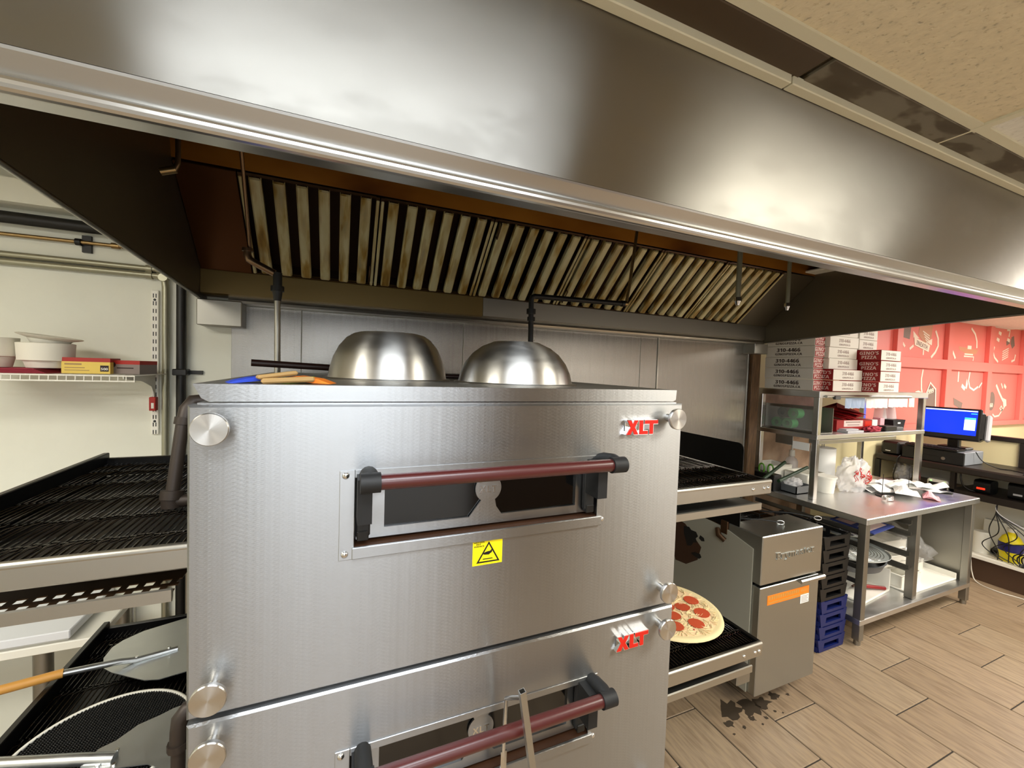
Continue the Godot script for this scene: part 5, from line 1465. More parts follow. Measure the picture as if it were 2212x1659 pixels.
func table_things() -> void:
	var y := 0.813
	# black tray with a clear shield
	var t := thing("cutlery_tray", "grey and black tray at the fryer corner of the table", "tray", Vector3(3.20, y, -1.98))
	beg(); bx(3.085, 3.265, y, y + 0.006, -2.10, -1.915); bx(3.085, 3.265, y, y + 0.055, -1.921, -1.915); bx(3.085, 3.091, y, y + 0.055, -2.10, -1.915); bx(3.259, 3.265, y, y + 0.055, -2.10, -1.915); bx(3.085, 3.265, y, y + 0.055, -2.10, -2.094)
	part("tray", M.grey_plastic, t)
	beg(); crumple(Vector3(3.175, y + 0.062, -2.0), Vector3(0.07, 0.035, 0.05), 14, 0.12)
	single("clear_shield", M.thin_bag, "clear plastic wrap lying in the grey tray", "wrap", Vector3(3.19, y + 0.03, -2.0))
	beg(); cbox(2.99, 3.075, y + 0.0, y + 0.12, -2.26, -2.02, 0.004)
	single("knife_block", M.black_plastic, "black holder with green handled tools at the table corner", "holder", Vector3(3.03, y, -2.12))
	for e in [[Vector3(2.72, 0.94, -1.93), Vector3(3.16, 1.015, -2.06), "dark green spatula leaning towards the oven, left of two"], [Vector3(2.86, 0.935, -1.90), Vector3(3.30, 0.985, -1.98), "dark green spatula leaning towards the oven, right of two"]]:
		beg(); tube([e[0], e[1]], 0.012, 8)
		single("spatula", M.green_dark, e[2], "spatula", e[0], "green spatulas")
	for e in [[3.03, -2.15, "left"], [3.06, -2.10, "right"]]:
		var lp: Array = []
		for k in 16: lp.append(Vector3(e[0], y + 0.145 + 0.036 * sin(TAU * k / 16), e[1] + 0.022 * cos(TAU * k / 16)))
		beg(); tube(lp, 0.006, 6, true)
		single("scissor_grip", M.leaf_green, "%s lime green scissor handle ring in the black holder" % e[2], "scissors", Vector3(e[0], y + 0.11, e[1]), "green scissor handles")
	# white containers
	for e in [[3.26, -2.24, 0.13, 0.145, "tall white plastic bin at the back of the table, nearest the black holder"], [3.385, -2.05, 0.10, 0.115, "white plastic bin with a rim in front of the pump bottle"]]:
		t = thing("plastic_bin", e[4], "bin", Vector3(e[0], y, e[1]), "white bins on the table")
		beg(at(e[0], y, e[1]))
		var a: float = e[2]; var h: float = e[3]
		for s in [-1, 1]:
			bx(s * a - 0.004, s * a + 0.004, 0, h, -0.085, 0.085)
			bx(-a, a, 0, h, s * 0.085 - 0.004, s * 0.085 + 0.004)
		bx(-a, a, 0, 0.005, -0.085, 0.085)
		part("bin", M.white_plastic, t)
		beg(at(e[0], y, e[1])); tube([Vector3(-a, h, -0.085), Vector3(a, h, -0.085), Vector3(a, h, 0.085), Vector3(-a, h, 0.085)], 0.008, 6, true)
		part("rim", M.white_plastic, t)
	t = thing("plastic_bin", "small white tub between the left shelf post and the paper roll", "bin", Vector3(3.39, y, -1.90), "white bins on the table")
	beg(at(3.39, y, -1.90)); lathe([Vector2(0, 0), Vector2(0.055, 0), Vector2(0.066, 0.11), Vector2(0.072, 0.112), Vector2(0.072, 0.122), Vector2(0.064, 0.122), Vector2(0, 0.118)], 20, 30)
	part("bin", M.white_plastic, t)
	t = thing("pump_bottle", "white pump dispenser bottle behind the white bins", "bottle", Vector3(3.52, y, -2.24))
	beg(at(3.52, y, -2.24)); lathe([Vector2(0, 0), Vector2(0.045, 0), Vector2(0.046, 0.15), Vector2(0.035, 0.175), Vector2(0.018, 0.19), Vector2(0.018, 0.20), Vector2(0, 0.20)], 24, 40)
	part("bottle", M.thin_bag, t)
	beg(at(3.52, y, -2.24)); cyl(Vector3(0, 0.195, 0), Vector3(0, 0.245, 0), 0.024, 14, 0.02); cyl(Vector3(0, 0.245, 0), Vector3(0, 0.29, 0), 0.008, 10); cbox(-0.05, 0.03, 0.288, 0.302, -0.012, 0.012, 0.003)
	part("pump", M.white_plastic, t)
	t = thing("paper_towel_roll", "white paper towel roll on a wire stand under the overshelf", "roll", Vector3(3.60, y, -2.05))
	beg(at(3.60, y, -2.05)); lathe([Vector2(0.0, 0.006), Vector2(0.085, 0.006), Vector2(0.086, 0.30), Vector2(0.02, 0.302), Vector2(0.0, 0.302)], 36, 40)
	part("roll", M.paper, t)
	beg(at(3.60, y, -2.05)); cyl(Vector3(0, 0, 0), Vector3(0, 0.006, 0), 0.10, 30); tube([Vector3(-0.012, 0.30, 0), Vector3(-0.012, 0.39, 0)], 0.004, 6); tube([Vector3(0.012, 0.30, 0), Vector3(0.012, 0.39, 0)], 0.004, 6)
	part("stand", M.dull_steel, t)
	# carrier bag with red print
	t = thing("carrier_bag", "white plastic carrier bag with red handwriting print slumped by the paper roll", "bag", Vector3(3.68, y, -1.86))
	beg(); crumple(Vector3(3.66, y + 0.115, -1.86), Vector3(0.15, 0.13, 0.07), 51, 0.16)
	part("bag", M.thin_bag, t)
	rng.seed = 12
	var bz := crumple_noise(51)
	for g in [[1.95, 0.25, 9], [1.15, -0.05, 11]]:      # two patches: azimuth and height on the bag's surface
		beg()
		for k in g[2]:
			var th: float = g[0] + rng.randf_range(-0.28, 0.28)
			var el: float = g[1] + rng.randf_range(-0.16, 0.16)
			var pts: Array = []
			for j in 7:
				var a := th + 0.07 * sin(j * 1.5 + k * 2.0)
				var e := el + 0.09 * (j - 3) * (1.0 if k % 3 else 0.4)
				pts.append(crumple_point(Vector3(3.66, y + 0.115, -1.86), Vector3(0.15, 0.13, 0.07) * 1.012, bz, 0.16, 0.0, Vector3(cos(e) * cos(a), sin(e), cos(e) * sin(a))))
			tube(pts, 0.0024, 4)
		var rp := part("red_print", M.badge_red, t)
		rp.set_meta("kind", "stuff")
	# heap of receipts on two spikes
	rng.seed = 77
	var n := 0
	for row in [["back", -1.84], ["middle", -1.74], ["front", -1.645]]:
		for col in [["left", 3.90], ["centre", 4.05], ["right", 4.20]]:
			var c := Vector3(col[1] + rng.randf_range(-0.02, 0.02), y + 0.002 + 0.005 * n, row[1] + rng.randf_range(-0.01, 0.01))
			beg(); paper_sheet(c, rng.randf_range(0.26, 0.34), rng.randf_range(0.13, 0.17), rng.randf_range(-40, 40), rng.randf_range(0.03, 0.05), n * 1.3)
			single("receipt", M.paper, "crumpled white receipt at the %s %s of the heap on the table" % [row[0], col[0]], "receipt", c, "receipts heaped on the table")
			n += 1
	beg(); paper_sheet(Vector3(4.02, y + 0.004, -1.545), 0.17, 0.09, 25, 0.045, 0.4)
	single("receipt", M.pink_paper, "pink paper receipt at the front edge of the heap", "receipt", Vector3(4.02, y, -1.545))
	for e in [[3.72, -1.70, 0.16, "bill spike nearest the carrier bag"], [3.98, -1.66, 0.20, "bill spike standing in the middle of the receipts"]]:
		t = thing("bill_spike", e[3], "spike", Vector3(e[0], y, e[1]), "bill spikes")
		beg(); tube([Vector3(e[0], y, e[1]), Vector3(e[0], y + e[2], e[1])], 0.0022, 6)
		part("needle", M.dark_iron, t)
		beg(); cyl(Vector3(e[0], y, e[1]), Vector3(e[0], y + 0.006, e[1]), 0.04, 20)
		part("base", M.dark_iron, t)
	t = thing("wire_whisk", "small coil of bright wire at the front left of the table", "wire", Vector3(3.62, y, -1.62))
	beg()
	var wp: Array = []
	for k in 40: wp.append(Vector3(3.62 + 0.045 * cos(k * 0.7), y + 0.006 + 0.0006 * k, -1.62 + 0.028 * sin(k * 0.7)))
	tube(wp, 0.002, 5)
	part("wire", M.bright_steel, t)
	t = thing("handset", "black cordless handset lying at the table's till end", "phone", Vector3(4.30, y, -1.61))
	beg(rot(Vector3(4.31, y + 0.014, -1.62), Vector3(6, 35, 0))); cbox(-0.028, 0.028, -0.012, 0.010, -0.08, 0.08, 0.008)
	part("body", M.black_plastic, t)
	beg(rot(Vector3(4.31, y + 0.014, -1.62), Vector3(6, 35, 0))); cbox(-0.02, 0.02, 0.010, 0.0115, -0.06, -0.01, 0.001)
	part("display_window", M.paper_grey, t)

# ---------------------------------------------------------------- pizza boxes on the overshelf
func pizza_box(p: Vector3, w: float, d: float, h: float, style: int, label: String) -> void:
	# origin: front left bottom corner; style 0 white side with dark print, red front; 1 red side with logo, white front with pale print; 2 all white
	var t := thing("pizza_box", label, "pizza box", p, "pizza boxes on the overshelf")
	beg(at(p.x, p.y, p.z)); cbox(0, w, 0.0004, h - 0.0012, -d, 0, 0.0015)
	part("carton", M.card_red if style == 1 else M.card_white, t)
	var SB := Basis(Vector3(0, 0, 1), Vector3(0, 1, 0), Vector3(-1, 0, 0))   # faces -x: local x -> +z
	if style == 0:
		beg(at(p.x, p.y, p.z)); cbox(0.002, w - 0.002, 0.002, h - 0.003, 0.0, 0.0008, 0.0003)
		var f := part("front_flap", M.card_red, t)
		lettering("GINO'S", h * 0.34, 0.0008, M.logo_white, f, at(p.x + 0.06, p.y + h * 0.68, p.z + 0.0012), "logo")
		lettering("PIZZA", h * 0.34, 0.0008, M.logo_white, f, at(p.x + 0.06, p.y + h * 0.27, p.z + 0.0012), "logo")
		lettering("310-4466", h * 0.33, 0.0008, M.ink_dark, t, Transform3D(SB, Vector3(p.x - 0.0006, p.y + h * 0.64, p.z - d * 0.52)), "phone_print", false, 1.15)
		lettering("GINOSPIZZA.CA", h * 0.20, 0.0008, M.ink_dark, t, Transform3D(SB, Vector3(p.x - 0.0006, p.y + h * 0.26, p.z - d * 0.52)), "web_print", false, 1.2)
	else:
		beg(at(p.x, p.y, p.z)); cbox(0.001, w - 0.001, 0.003, h - 0.003, 0.0, 0.0015, 0.0008)
		var f := part("front_flap", M.card_white, t)
		lettering("310-4466", h * 0.30, 0.0006, M.ink_pale, f, at(p.x + w * 0.5, p.y + h * 0.62, p.z + 0.0018), "phone_print")
		lettering("GINOSPIZZA.CA", h * 0.16, 0.0006, M.ink_pale, f, at(p.x + w * 0.5, p.y + h * 0.25, p.z + 0.0018), "web_print")
		if style == 1:
			lettering("GINO'S", h * 0.30, 0.0008, M.logo_white, t, Transform3D(SB, Vector3(p.x - 0.0006, p.y + h * 0.68, p.z - 0.072)), "logo", false, 1.1)
			lettering("PIZZA", h * 0.30, 0.0008, M.logo_white, t, Transform3D(SB, Vector3(p.x - 0.0006, p.y + h * 0.28, p.z - 0.072)), "logo", false, 1.1)

func pizza_boxes() -> void:
	var y := 1.577
	var ord := ["lowest", "second", "third", "fourth", "fifth", "topmost"]
	var h := 0.079
	for k in 5: pizza_box(Vector3(3.05 - 0.002 * (k % 2), y + h * k, -1.825 - 0.003 * (k % 3)), 0.108, 0.353, h, 0, "%s box of the stack nearest the hood, dark phone number on its white side" % (ord[k] if k < 4 else "topmost"))
	h = 0.078
	for k in 2: pizza_box(Vector3(3.166, y + h * k, -1.766 - 0.002 * k), 0.340, 0.343, h, 1, "%s box of the middle stack, red with a white flap forward" % ord[k])
	for k in range(2, 6): pizza_box(Vector3(3.166, y + h * k, -1.800 - 0.004 * (k % 2)), 0.335 - 0.006 * (k % 2), 0.335, h, 2, "%s box of the middle stack, white with pale print" % ord[k])
	for k in 4: pizza_box(Vector3(3.512 + 0.006 * (k % 3), y + 0.076 * k, -1.668 + 0.004 * (k % 2)), 0.256 - 0.01 * (k % 2), 0.256, 0.076, 1, "%s small red box with a white flap, stack at the till end" % (ord[k] if k < 3 else "topmost"))
	for k in range(4, 6): pizza_box(Vector3(3.509, y + 0.0765 * k, -1.80), 0.225, 0.225, 0.076, 2, "%s white box set back on the small red stack" % ["lower", "upper"][k - 4])

# ---------------------------------------------------------------- till counter and mural
func ribbon(pts: Array, w: float, z: float) -> void:   # flat painted line on the mural, mitred
	w *= 1.3
	var nrm: Array = []
	for i in pts.size():
		var d0: Vector2 = (pts[i] - pts[maxi(i - 1, 0)]).normalized()
		var d1: Vector2 = (pts[mini(i + 1, pts.size() - 1)] - pts[i]).normalized()
		nrm.append((d0 + d1).normalized().orthogonal() * w / 2)
	for i in pts.size() - 1:
		var a: Vector2 = pts[i]; var b: Vector2 = pts[i + 1]
		var n0: Vector2 = nrm[i]; var n1: Vector2 = nrm[i + 1]
		quad(Vector3(a.x + n0.x, a.y + n0.y, z + 0.0012), Vector3(b.x + n1.x, b.y + n1.y, z + 0.0012), Vector3(b.x - n1.x, b.y - n1.y, z + 0.0012), Vector3(a.x - n0.x, a.y - n0.y, z + 0.0012))

func mural() -> void:
	var z := WALL2
	var t := thing("mural_wall", "coral red panelled mural wall with pale line drawings behind the till", "mural", Vector3(6.6, 1.2, z))
	beg(); bx(4.55, 8.58, 1.17, 2.44, z, z + 0.015)
	part("backing", M.mural_red, t)
	var xb := [4.6, 5.165, 6.165, 7.12, 8.05]
	for x in xb:
		beg(); cbox(x - 0.05, x + 0.05, 1.2, 2.42, z + 0.015, z + 0.055, 0.002)
		part("upright", M.mural_red, t)
	for e in [[1.17, 1.225], [1.81, 1.915], [2.39, 2.44]]:
		beg(); cbox(4.55, 8.58, e[0], e[1], z + 0.015, z + 0.056, 0.002)
		part("crossbar", M.mural_red, t)
	var zp := z + 0.0152
	# painted drawings, panel by panel
	beg()
	ribbon([Vector2(5.92, 2.22), Vector2(5.98, 2.14), Vector2(5.99, 2.06), Vector2(5.94, 1.99), Vector2(5.86, 1.93)], 0.022, zp); ribbon([Vector2(5.70, 2.02), Vector2(5.70, 1.95)], 0.018, zp); ribbon([Vector2(5.43, 2.0), Vector2(5.50, 2.04)], 0.02, zp)
	for k in 5: ribbon([Vector2(5.66 + 0.02 * k, 2.20 - 0.028 * k), Vector2(5.80 + 0.005 * k, 2.155 - 0.028 * k)], 0.010, zp + 0.0012)
	prism([Vector2(5.50, 2.13), Vector2(5.82, 2.06), Vector2(5.80, 1.985), Vector2(5.52, 2.045)], zp + 0.0012, zp + 0.003); prism([Vector2(5.48, 2.19), Vector2(5.60, 2.12), Vector2(5.49, 2.12)], zp, zp + 0.001); prism([Vector2(5.86, 2.13), Vector2(5.74, 2.09), Vector2(5.86, 2.06)], zp, zp + 0.001)
	ribbon([Vector2(6.30, 2.18), Vector2(6.28, 2.10), Vector2(6.30, 2.03), Vector2(6.38, 1.94)], 0.022, zp); ribbon([Vector2(6.70, 2.30), Vector2(6.80, 2.24), Vector2(6.85, 2.16), Vector2(6.86, 2.08)], 0.022, zp); ribbon([Vector2(6.58, 2.0), Vector2(6.78, 2.0)], 0.012, zp); ribbon([Vector2(6.57, 1.975), Vector2(6.80, 1.975), Vector2(6.79, 1.93)], 0.012, zp)
	prism([Vector2(6.64, 2.10), Vector2(6.73, 2.10), Vector2(6.73, 2.06), Vector2(6.64, 2.06)], zp, zp + 0.002)
	ribbon([Vector2(7.30, 2.12), Vector2(7.27, 2.06), Vector2(7.32, 1.99), Vector2(7.42, 1.94)], 0.02, zp); ribbon([Vector2(7.60, 2.34), Vector2(7.68, 2.34), Vector2(7.66, 2.26)], 0.02, zp); ribbon([Vector2(7.88, 2.05), Vector2(7.86, 1.98), Vector2(7.78, 1.96)], 0.02, zp)
	for k in 5: ribbon([Vector2(7.52, 2.07 - 0.026 * k), Vector2(7.68, 2.12 - 0.026 * k)], 0.009, zp)
	for e in [[7.38, 2.28], [7.34, 2.20], [7.62, 2.21]]: prism([Vector2(e[0], e[1]), Vector2(e[0] + 0.07, e[1] - 0.02), Vector2(e[0] + 0.08, e[1] + 0.02), Vector2(e[0] + 0.01, e[1] + 0.035)], zp, zp + 0.001)
	ribbon([Vector2(5.72, 1.80), Vector2(5.70, 1.70), Vector2(5.71, 1.60), Vector2(5.73, 1.55)], 0.018, zp); ribbon([Vector2(5.60, 1.55), Vector2(5.66, 1.56), Vector2(5.71, 1.545)], 0.02, zp)
	ribbon([Vector2(5.80, 1.52), Vector2(5.88, 1.66), Vector2(6.00, 1.59), Vector2(6.03, 1.27)], 0.016, zp + 0.002)
	ribbon([Vector2(6.48, 1.80), Vector2(6.48, 1.68)], 0.018, zp); ribbon([Vector2(6.74, 1.80), Vector2(6.72, 1.70), Vector2(6.76, 1.62), Vector2(6.86, 1.59), Vector2(6.96, 1.63)], 0.018, zp); ribbon([Vector2(6.98, 1.62), Vector2(7.05, 1.68)], 0.016, zp); prism([Vector2(6.56, 1.62), Vector2(6.64, 1.58), Vector2(6.66, 1.62), Vector2(6.58, 1.66)], zp, zp + 0.001); prism([Vector2(6.68, 1.72), Vector2(6.71, 1.66), Vector2(6.69, 1.60), Vector2(6.66, 1.61), Vector2(6.67, 1.68)], zp, zp + 0.001)
	ribbon([Vector2(7.42, 1.66), Vector2(7.52, 1.56), Vector2(7.64, 1.46)], 0.026, zp); prism([Vector2(7.62, 1.50), Vector2(7.72, 1.48), Vector2(7.74, 1.40), Vector2(7.66, 1.39)], zp, zp + 0.001); ribbon([Vector2(7.70, 1.40), Vector2(7.62, 1.34), Vector2(7.56, 1.37), Vector2(7.60, 1.40), Vector2(7.64, 1.36), Vector2(7.55, 1.28), Vector2(7.44, 1.27), Vector2(7.38, 1.30)], 0.016, zp); ribbon([Vector2(7.55, 1.68), Vector2(7.60, 1.62)], 0.016, zp); prism([Vector2(7.64, 1.68), Vector2(7.70, 1.64), Vector2(7.68, 1.61), Vector2(7.63, 1.64)], zp, zp + 0.001)
	ribbon([Vector2(5.26, 2.12), Vector2(5.29, 2.06), Vector2(5.34, 2.02)], 0.02, zp)
	part("white_drawing", M.mural_white, t)
	beg()
	prism([Vector2(5.60, 2.30), Vector2(5.86, 2.30), Vector2(5.84, 2.14), Vector2(5.72, 2.06), Vector2(5.58, 2.16)], zp, zp + 0.001); prism([Vector2(6.44, 2.08), Vector2(6.90, 2.06), Vector2(6.86, 2.01), Vector2(6.66, 2.0), Vector2(6.46, 2.04)], zp, zp + 0.0005)
	part("tan_drawing", M.mural_tan, t)
	beg()
	prism([Vector2(5.81, 1.51), Vector2(5.88, 1.64), Vector2(5.99, 1.58), Vector2(6.02, 1.25), Vector2(5.84, 1.25)], zp, zp + 0.001)
	var el: Array = []
	for k in 24: el.append(Vector2(7.33 + 0.085 * cos(TAU * k / 24), 1.46 + 0.115 * sin(TAU * k / 24)))
	prism(el, zp, zp + 0.001)
	prism([Vector2(6.40, 1.50), Vector2(6.62, 1.44), Vector2(6.60, 1.36), Vector2(6.42, 1.42)], zp, zp + 0.001)
	prism([Vector2(7.74, 2.26), Vector2(7.80, 2.28), Vector2(7.84, 2.16), Vector2(7.78, 2.12), Vector2(7.72, 2.18)], zp, zp + 0.001); prism([Vector2(7.60, 2.20), Vector2(7.72, 2.24), Vector2(7.70, 2.18), Vector2(7.62, 2.15)], zp, zp + 0.0008)
	prism([Vector2(5.22, 2.34), Vector2(5.45, 2.34), Vector2(5.42, 2.10), Vector2(5.24, 2.12)], zp, zp + 0.0008)
	part("grey_drawing", M.mural_grey, t)
	lettering("INEATH", 0.045, 0.001, M.mural_grey, t, rot(Vector3(5.66, 2.052, zp + 0.0032), Vector3(0, 0, -12)), "banner_letters")
	lettering("1999", 0.05, 0.001, M.mural_white, t, rot(Vector3(5.89, 1.565, zp + 0.0015), Vector3(0, 0, 12)), "year_letters")
	lettering("60", 0.05, 0.001, M.mural_white, t, at(7.33, 1.41, zp + 0.0015), "number_letters")

func smooth_line(pts: Array) -> Array:
	var cv := Curve3D.new()
	for i in pts.size():
		var tg: Vector3 = ((pts[mini(i + 1, pts.size() - 1)] - pts[maxi(i - 1, 0)]) as Vector3) * 0.18
		cv.add_point(pts[i], -tg, tg)
	cv.bake_interval = 0.02
	return Array(cv.get_baked_points())

func cable(pts: Array, r: float, m: Material, label: String) -> void:
	beg(); tube(smooth_line(pts), r, 6)
	single("cable", m, label, "cable", pts[0], "cables at the till")

func till() -> void:
	mural()
	var xc := 4.93; var yc := 0.95
	var t := thing("till_counter", "dark brown till counter running out from the mural wall", "counter", Vector3(5.3, 0, -1.3))
	beg(); cbox(xc, xc + 0.62, yc - 0.062, yc, -2.33, 0.4, 0.012)
	part("counter_top", M.counter_dark, t)
	beg(); bx(5.5, 5.56, 0.05, yc - 0.06, -2.33, 0.4)
	part("back_panel", M.white_paint, t)
	beg(); bx(xc + 0.05, 5.5, 0.71, 0.735, -1.80, 0.4); bx(xc + 0.05, xc + 0.075, 0.68, 0.71, -1.80, 0.4)
	part("middle_shelf", M.counter_dark, t)
	for z in [-1.80, -0.9, 0.3]:
		beg(); bx(xc + 0.05, xc + 0.09, 0.71, yc - 0.06, z, z + 0.03)
		part("divider", M.counter_dark, t)
	beg(); bx(xc + 0.06, 5.5, 0.19, 0.215, -1.72, 0.4)
	part("low_shelf", M.white_paint, t)
	beg(); bx(xc + 0.10, 5.5, 0.0, 0.19, -1.72, 0.4)
	part("plinth", M.baseboard_brown, t)
	beg(); bx(xc + 0.0, xc + 0.03, 0.0, yc - 0.06, -2.33, -2.29)
	part("end_leg", M.dark_iron, t)
	# raised customer ledge with brown posts
	t = thing("counter_screen", "cream customer screen with brown frame on the till counter", "screen", Vector3(5.55, yc, -1.4))
	beg(); cbox(5.45, 5.52, 1.16, 1.20, -2.2, 0.3, 0.004); cbox(5.45, 5.51, yc, 1.16, -1.55, -1.47, 0.003)
	part("frame", M.counter_dark, t)
	beg(); bx(5.47, 5.49, yc, 1.16, -2.2, -1.56); bx(5.47, 5.49, yc, 1.20, -1.46, 0.3)
	part("panel", M.yellow_paint, t)
	# cash drawer, monitor, keyboard, printer
	t = thing("cash_drawer", "black cash drawer with grey sides under the till monitor", "cash drawer", Vector3(5.15, yc, -1.92))
	beg(); cbox(xc + 0.035, xc + 0.38, yc + 0.002, yc + 0.115, -2.125, -1.715, 0.004)
	part("case", M.drawer_grey, t)
	beg(); cbox(xc + 0.018, xc + 0.036, yc + 0.004, yc + 0.112, -2.13, -1.71, 0.003)
	var dr := part("drawer_front", M.drawer_black, t)
	beg(); bx(xc + 0.015, xc + 0.019, yc + 0.055, yc + 0.058, -2.05, -1.88)
	part("slot", M.ink_black, dr)
	beg(); cyl(Vector3(xc + 0.012, yc + 0.045, -1.84), Vector3(xc + 0.02, yc + 0.045, -1.84), 0.014, 16)
	part("lock", M.bright_steel, dr)
	t = thing("keyboard", "black keyboard lying on the cash drawer", "keyboard", Vector3(5.05, yc + 0.115, -1.92))
	beg(); cbox(xc + 0.005, xc + 0.15, yc + 0.117, yc + 0.135, -2.11, -1.75, 0.004)
	part("base", M.black_plastic, t)
	O = Vector3.ZERO
	beg(); cbox(-0.0085, 0.0085, 0, 0.006, -0.0085, 0.0085, 0.002)
	var key := mesh_now()
	O = t.position
	for r in 5:
		for k in 16:
			var o := put("key", key, M.soft_black, t)
			o.position = Vector3(xc + 0.022 + 0.0235 * r, yc + 0.135, -2.095 + 0.0215 * k) - O
	t = thing("till_monitor", "black touch monitor with a blue screen on the cash drawer", "monitor", Vector3(5.2, yc + 0.115, -1.85))
	var ctr := Vector3(5.085, 1.312, -1.862)
	var MB := Basis.from_euler(Vector3(deg_to_rad(-14), deg_to_rad(-78), 0))   # local z points at the viewer (towards -x and a little +z)
	var T := Transform3D(MB, ctr)
	beg(T); cbox(-0.185, 0.185, -0.15, 0.135, -0.03, 0.0, 0.008); cbox(-0.16, 0.20, -0.14, 0.12, -0.13, -0.03, 0.02)
	part("casing", M.screen_case, t)
	beg(T); bx(-0.168, 0.160, -0.105, 0.118, 0.0, 0.001)
	var sc := part("screen", M.screen_blue, t)
	beg(T); bx(-0.166, 0.158, 0.106, 0.116, 0.001, 0.0014); bx(0.085, 0.152, -0.06, 0.035, 0.001, 0.0014)
	part("screen_windows", M.screen_white, sc)
	beg(T); bx(0.085, 0.152, 0.037, 0.052, 0.001, 0.0014); bx(0.12, 0.157, 0.085, 0.092, 0.001, 0.0014)
	part("screen_bars", M.screen_green, sc)
	beg(); cbox(5.12, 5.26, yc + 0.117, yc + 0.14, -1.96, -1.76, 0.008); cbox(5.15, 5.20, yc + 0.13, 1.26, -1.90, -1.82, 0.008)
	part("stand", M.screen_case, t)
	t = thing("card_terminal", "white card reader mounted behind the till monitor", "card reader", Vector3(5.3, yc, -1.72))
	beg(Transform3D(MB, ctr + MB * Vector3(0.222, -0.01, -0.08))); cbox(-0.02, 0.012, -0.12, 0.11, -0.05, 0.02, 0.01)
	part("body", M.paper_grey, t)
	t = thing("receipt_printer", "black receipt printer at the wall end of the till counter", "printer", Vector3(5.03, yc, -2.22))
	beg(); cbox(xc + 0.02, xc + 0.24, yc + 0.001, yc + 0.13, -2.30, -2.155, 0.018)
	part("case", M.black_plastic, t)
	beg(); bx(xc + 0.019, xc + 0.0205, yc + 0.035, yc + 0.041, -2.26, -2.22)
	part("badge", M.paper, t)
	t = thing("calculator", "dark pin pad lying at the open end of the counter", "pin pad", Vector3(5.1, yc, -1.35))
	beg(rot(Vector3(5.05, yc + 0.015, -1.33), Vector3(0, 0, 8))); cbox(-0.06, 0.08, -0.012, 0.014, -0.06, 0.06, 0.006)
	part("case", M.grey_plastic, t)
	beg(rot(Vector3(5.05, yc + 0.015, -1.33), Vector3(0, 0, 8))); cbox(0.02, 0.07, 0.014, 0.0155, -0.045, 0.045, 0.001)
	part("display_window", M.ink_black, t)
	# on the middle shelf: router, power gear
	t = thing("router", "black and white router with green lights on a shelf under the counter", "router", Vector3(5.02, 0.7, -1.88))
	beg(); cbox(4.985, 5.12, 0.70, 0.79, -1.955, -1.81, 0.012)
	part("case", M.white_plastic, t)
	beg(); cbox(4.978, 4.986, 0.705, 0.765, -1.94, -1.815, 0.004)
	var fp := part("front", M.black_plastic, t)
	for zz in [-1.925, -1.835]:
		beg(); cyl(Vector3(4.982, 0.776, zz), Vector3(4.986, 0.776, zz), 0.006, 10)
		part("led_light", M.led_green, fp)
	beg(); bx(4.98, 5.5, 0.685, 0.70, -2.29, -1.805)
	single("shelf_board", M.tan_board, "brown shelf board under the wall end of the till counter", "shelf", Vector3(5.2, 0.685, -2.05))
	beg(); crumple(Vector3(5.15, 0.775, -2.20), Vector3(0.09, 0.085, 0.06), 61, 0.2)
	single("clear_bag", M.thin_bag, "clear plastic bag on the shelf under the receipt printer", "bag", Vector3(5.15, 0.70, -2.2))
	var ys := 0.736
	for e in [[5.10, -1.62, 0.11, 0.10, "black power adapter block with a red light under the counter"], [5.12, -1.42, 0.13, 0.12, "black power adapter block beside the one with the red light"]]:
		t = thing("power_block", e[4], "power supply", Vector3(e[0], ys, e[1]), "power blocks under the counter")
		beg(at(e[0], ys, e[1])); prism(rrect(-0.07, 0.07, 0.0, e[2], 0.03), -e[3] / 2, e[3] / 2)
		part("block", M.black_plastic, t)
		beg(at(e[0], ys, e[1])); cbox(-0.075, -0.068, 0.035, 0.05, -0.03, 0.02, 0.002)
		part("switch_light" if e[1] < -1.5 else "label", M.led_red if e[1] < -1.5 else M.paper_grey, t)
	# low shelf: jug, white tub, cables
	ys = 0.216
	t = thing("cleaner_jug", "yellow cleaner jug with a blue label on the low white shelf", "jug", Vector3(5.12, ys, -1.46))
	beg(at(5.12, ys, -1.46)); lathe([Vector2(0, 0), Vector2(0.062, 0), Vector2(0.068, 0.01), Vector2(0.068, 0.16), Vector2(0.05, 0.20), Vector2(0.022, 0.225), Vector2(0.022, 0.245), Vector2(0, 0.245)], 24, 40)
	part("jug", M.jug_yellow, t)
	beg(at(5.12, ys, -1.46)); lathe([Vector2(0.0685, 0.085), Vector2(0.0695, 0.085), Vector2(0.0695, 0.155), Vector2(0.0685, 0.155)], 24, 30)
	part("label", M.jug_blue, t)
	beg(at(5.12, ys, -1.46)); cyl(Vector3(0, 0.24, 0), Vector3(0, 0.27, 0), 0.026, 14)
	part("cap", M.white_plastic, t)
	beg(at(5.14, ys, -1.635)); lathe([Vector2(0, 0), Vector2(0.055, 0), Vector2(0.058, 0.16), Vector2(0.05, 0.18), Vector2(0, 0.18)], 20, 40)
	single("white_canister", M.white_plastic, "white canister on the low shelf beside the table", "canister", Vector3(5.14, ys, -1.635))
	beg(); cbox(5.30, 5.34, ys, ys + 0.26, -1.68, -1.36, 0.004)
	single("white_board", M.white_plastic, "white board leaning behind the jug on the low shelf", "board", Vector3(5.32, ys, -1.5))
	beg(); cbox(5.18, 5.28, ys + 0.02, ys + 0.035, -1.60, -1.52, 0.002); cbox(5.18, 5.28, ys, ys + 0.012, -1.60, -1.52, 0.002)
	single("power_strip", M.black_plastic, "black power strip behind the canister on the low shelf", "power strip", Vector3(5.23, ys, -1.56))
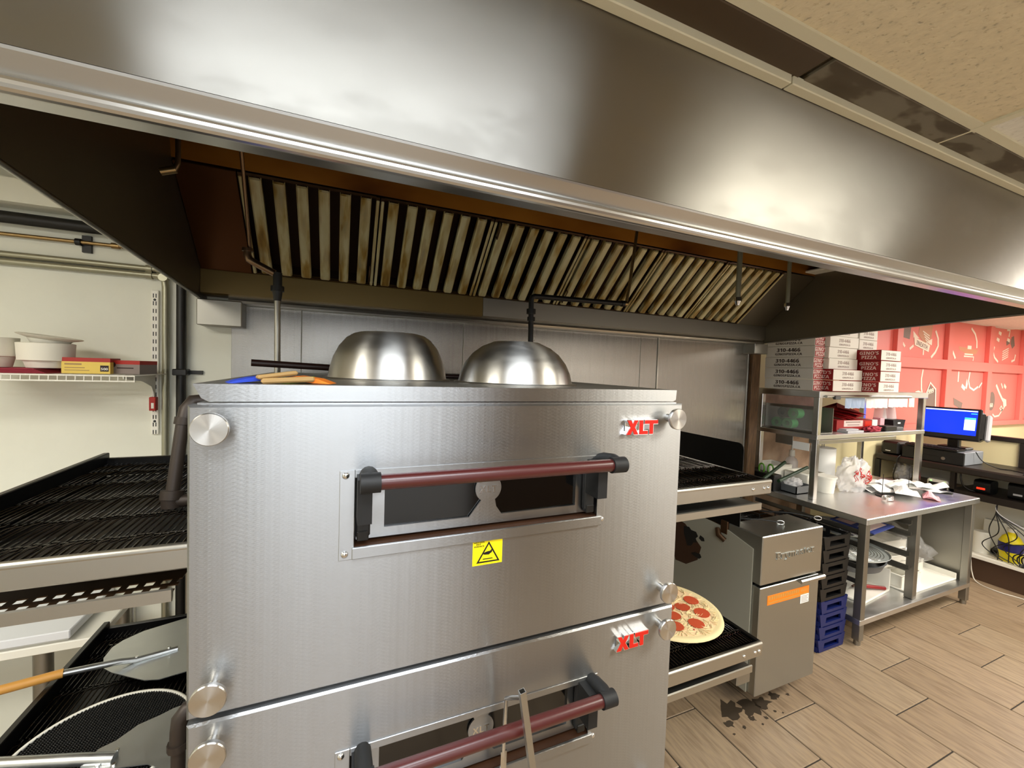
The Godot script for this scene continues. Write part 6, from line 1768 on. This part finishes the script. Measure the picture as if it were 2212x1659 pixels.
	t = thing("cable_bundle", "tangled bundle of black cables hanging under the till counter", "cables", Vector3(5.02, 0.22, -1.45))
	for k in 7:
		var z1 := -1.50 + 0.03 * k
		beg(); tube(smooth_line([Vector3(5.02, 0.69, -1.52), Vector3(5.0, 0.60, -1.52 + 0.004 * k), Vector3(5.0 + 0.004 * k, 0.45, -1.55 + 0.05 * k), Vector3(5.02, 0.30 + 0.02 * (k % 3), z1 - 0.12 * (k % 2)), Vector3(5.03, 0.222, z1)]), 0.0035, 6)
		part("cable", M.black_plastic if k < 6 else M.paper_grey, t)
	for k in 3:
		var pts: Array = []
		for j in 10: pts.append(Vector3(5.0 + 0.01 * k, 0.275 + 0.05 * sin(j * 0.9 + k), -1.36 + 0.05 * cos(j * 0.9 + k) + 0.02 * k))
		beg(); tube(smooth_line(pts), 0.004, 6)
		part("coil", M.black_plastic, t)
	cable([Vector3(4.98, 0.225, -1.64), Vector3(4.965, 0.17, -1.63), Vector3(4.97, 0.07, -1.62), Vector3(4.95, 0.006, -1.58), Vector3(4.90, 0.004, -1.45), Vector3(4.93, 0.004, -1.30), Vector3(4.88, 0.004, -1.1), Vector3(4.95, 0.004, -0.9)], 0.004, M.white_cord, "white cord trailing down the plinth onto the floor tiles")
	cable([Vector3(4.945, 0.96, -2.14), Vector3(4.92, 0.93, -2.15), Vector3(4.925, 0.85, -2.16), Vector3(4.96, 0.76, -2.19), Vector3(5.0, 0.71, -2.2)], 0.005, M.black_plastic, "black cable looping down from the receipt printer")
	cable([Vector3(5.0, 0.89, -1.74), Vector3(4.99, 0.84, -1.735), Vector3(5.0, 0.78, -1.72), Vector3(5.03, 0.745, -1.68), Vector3(5.08, 0.745, -1.63)], 0.006, M.black_plastic, "black plug cable from the counter underside to the power block")
	cable([Vector3(5.12, 1.07, -1.70), Vector3(5.13, 1.0, -1.66), Vector3(5.15, 0.957, -1.58), Vector3(5.16, 0.955, -1.50), Vector3(5.12, 0.955, -1.42)], 0.004, M.dark_iron, "thin cable curling from the drawer to the pin pad")
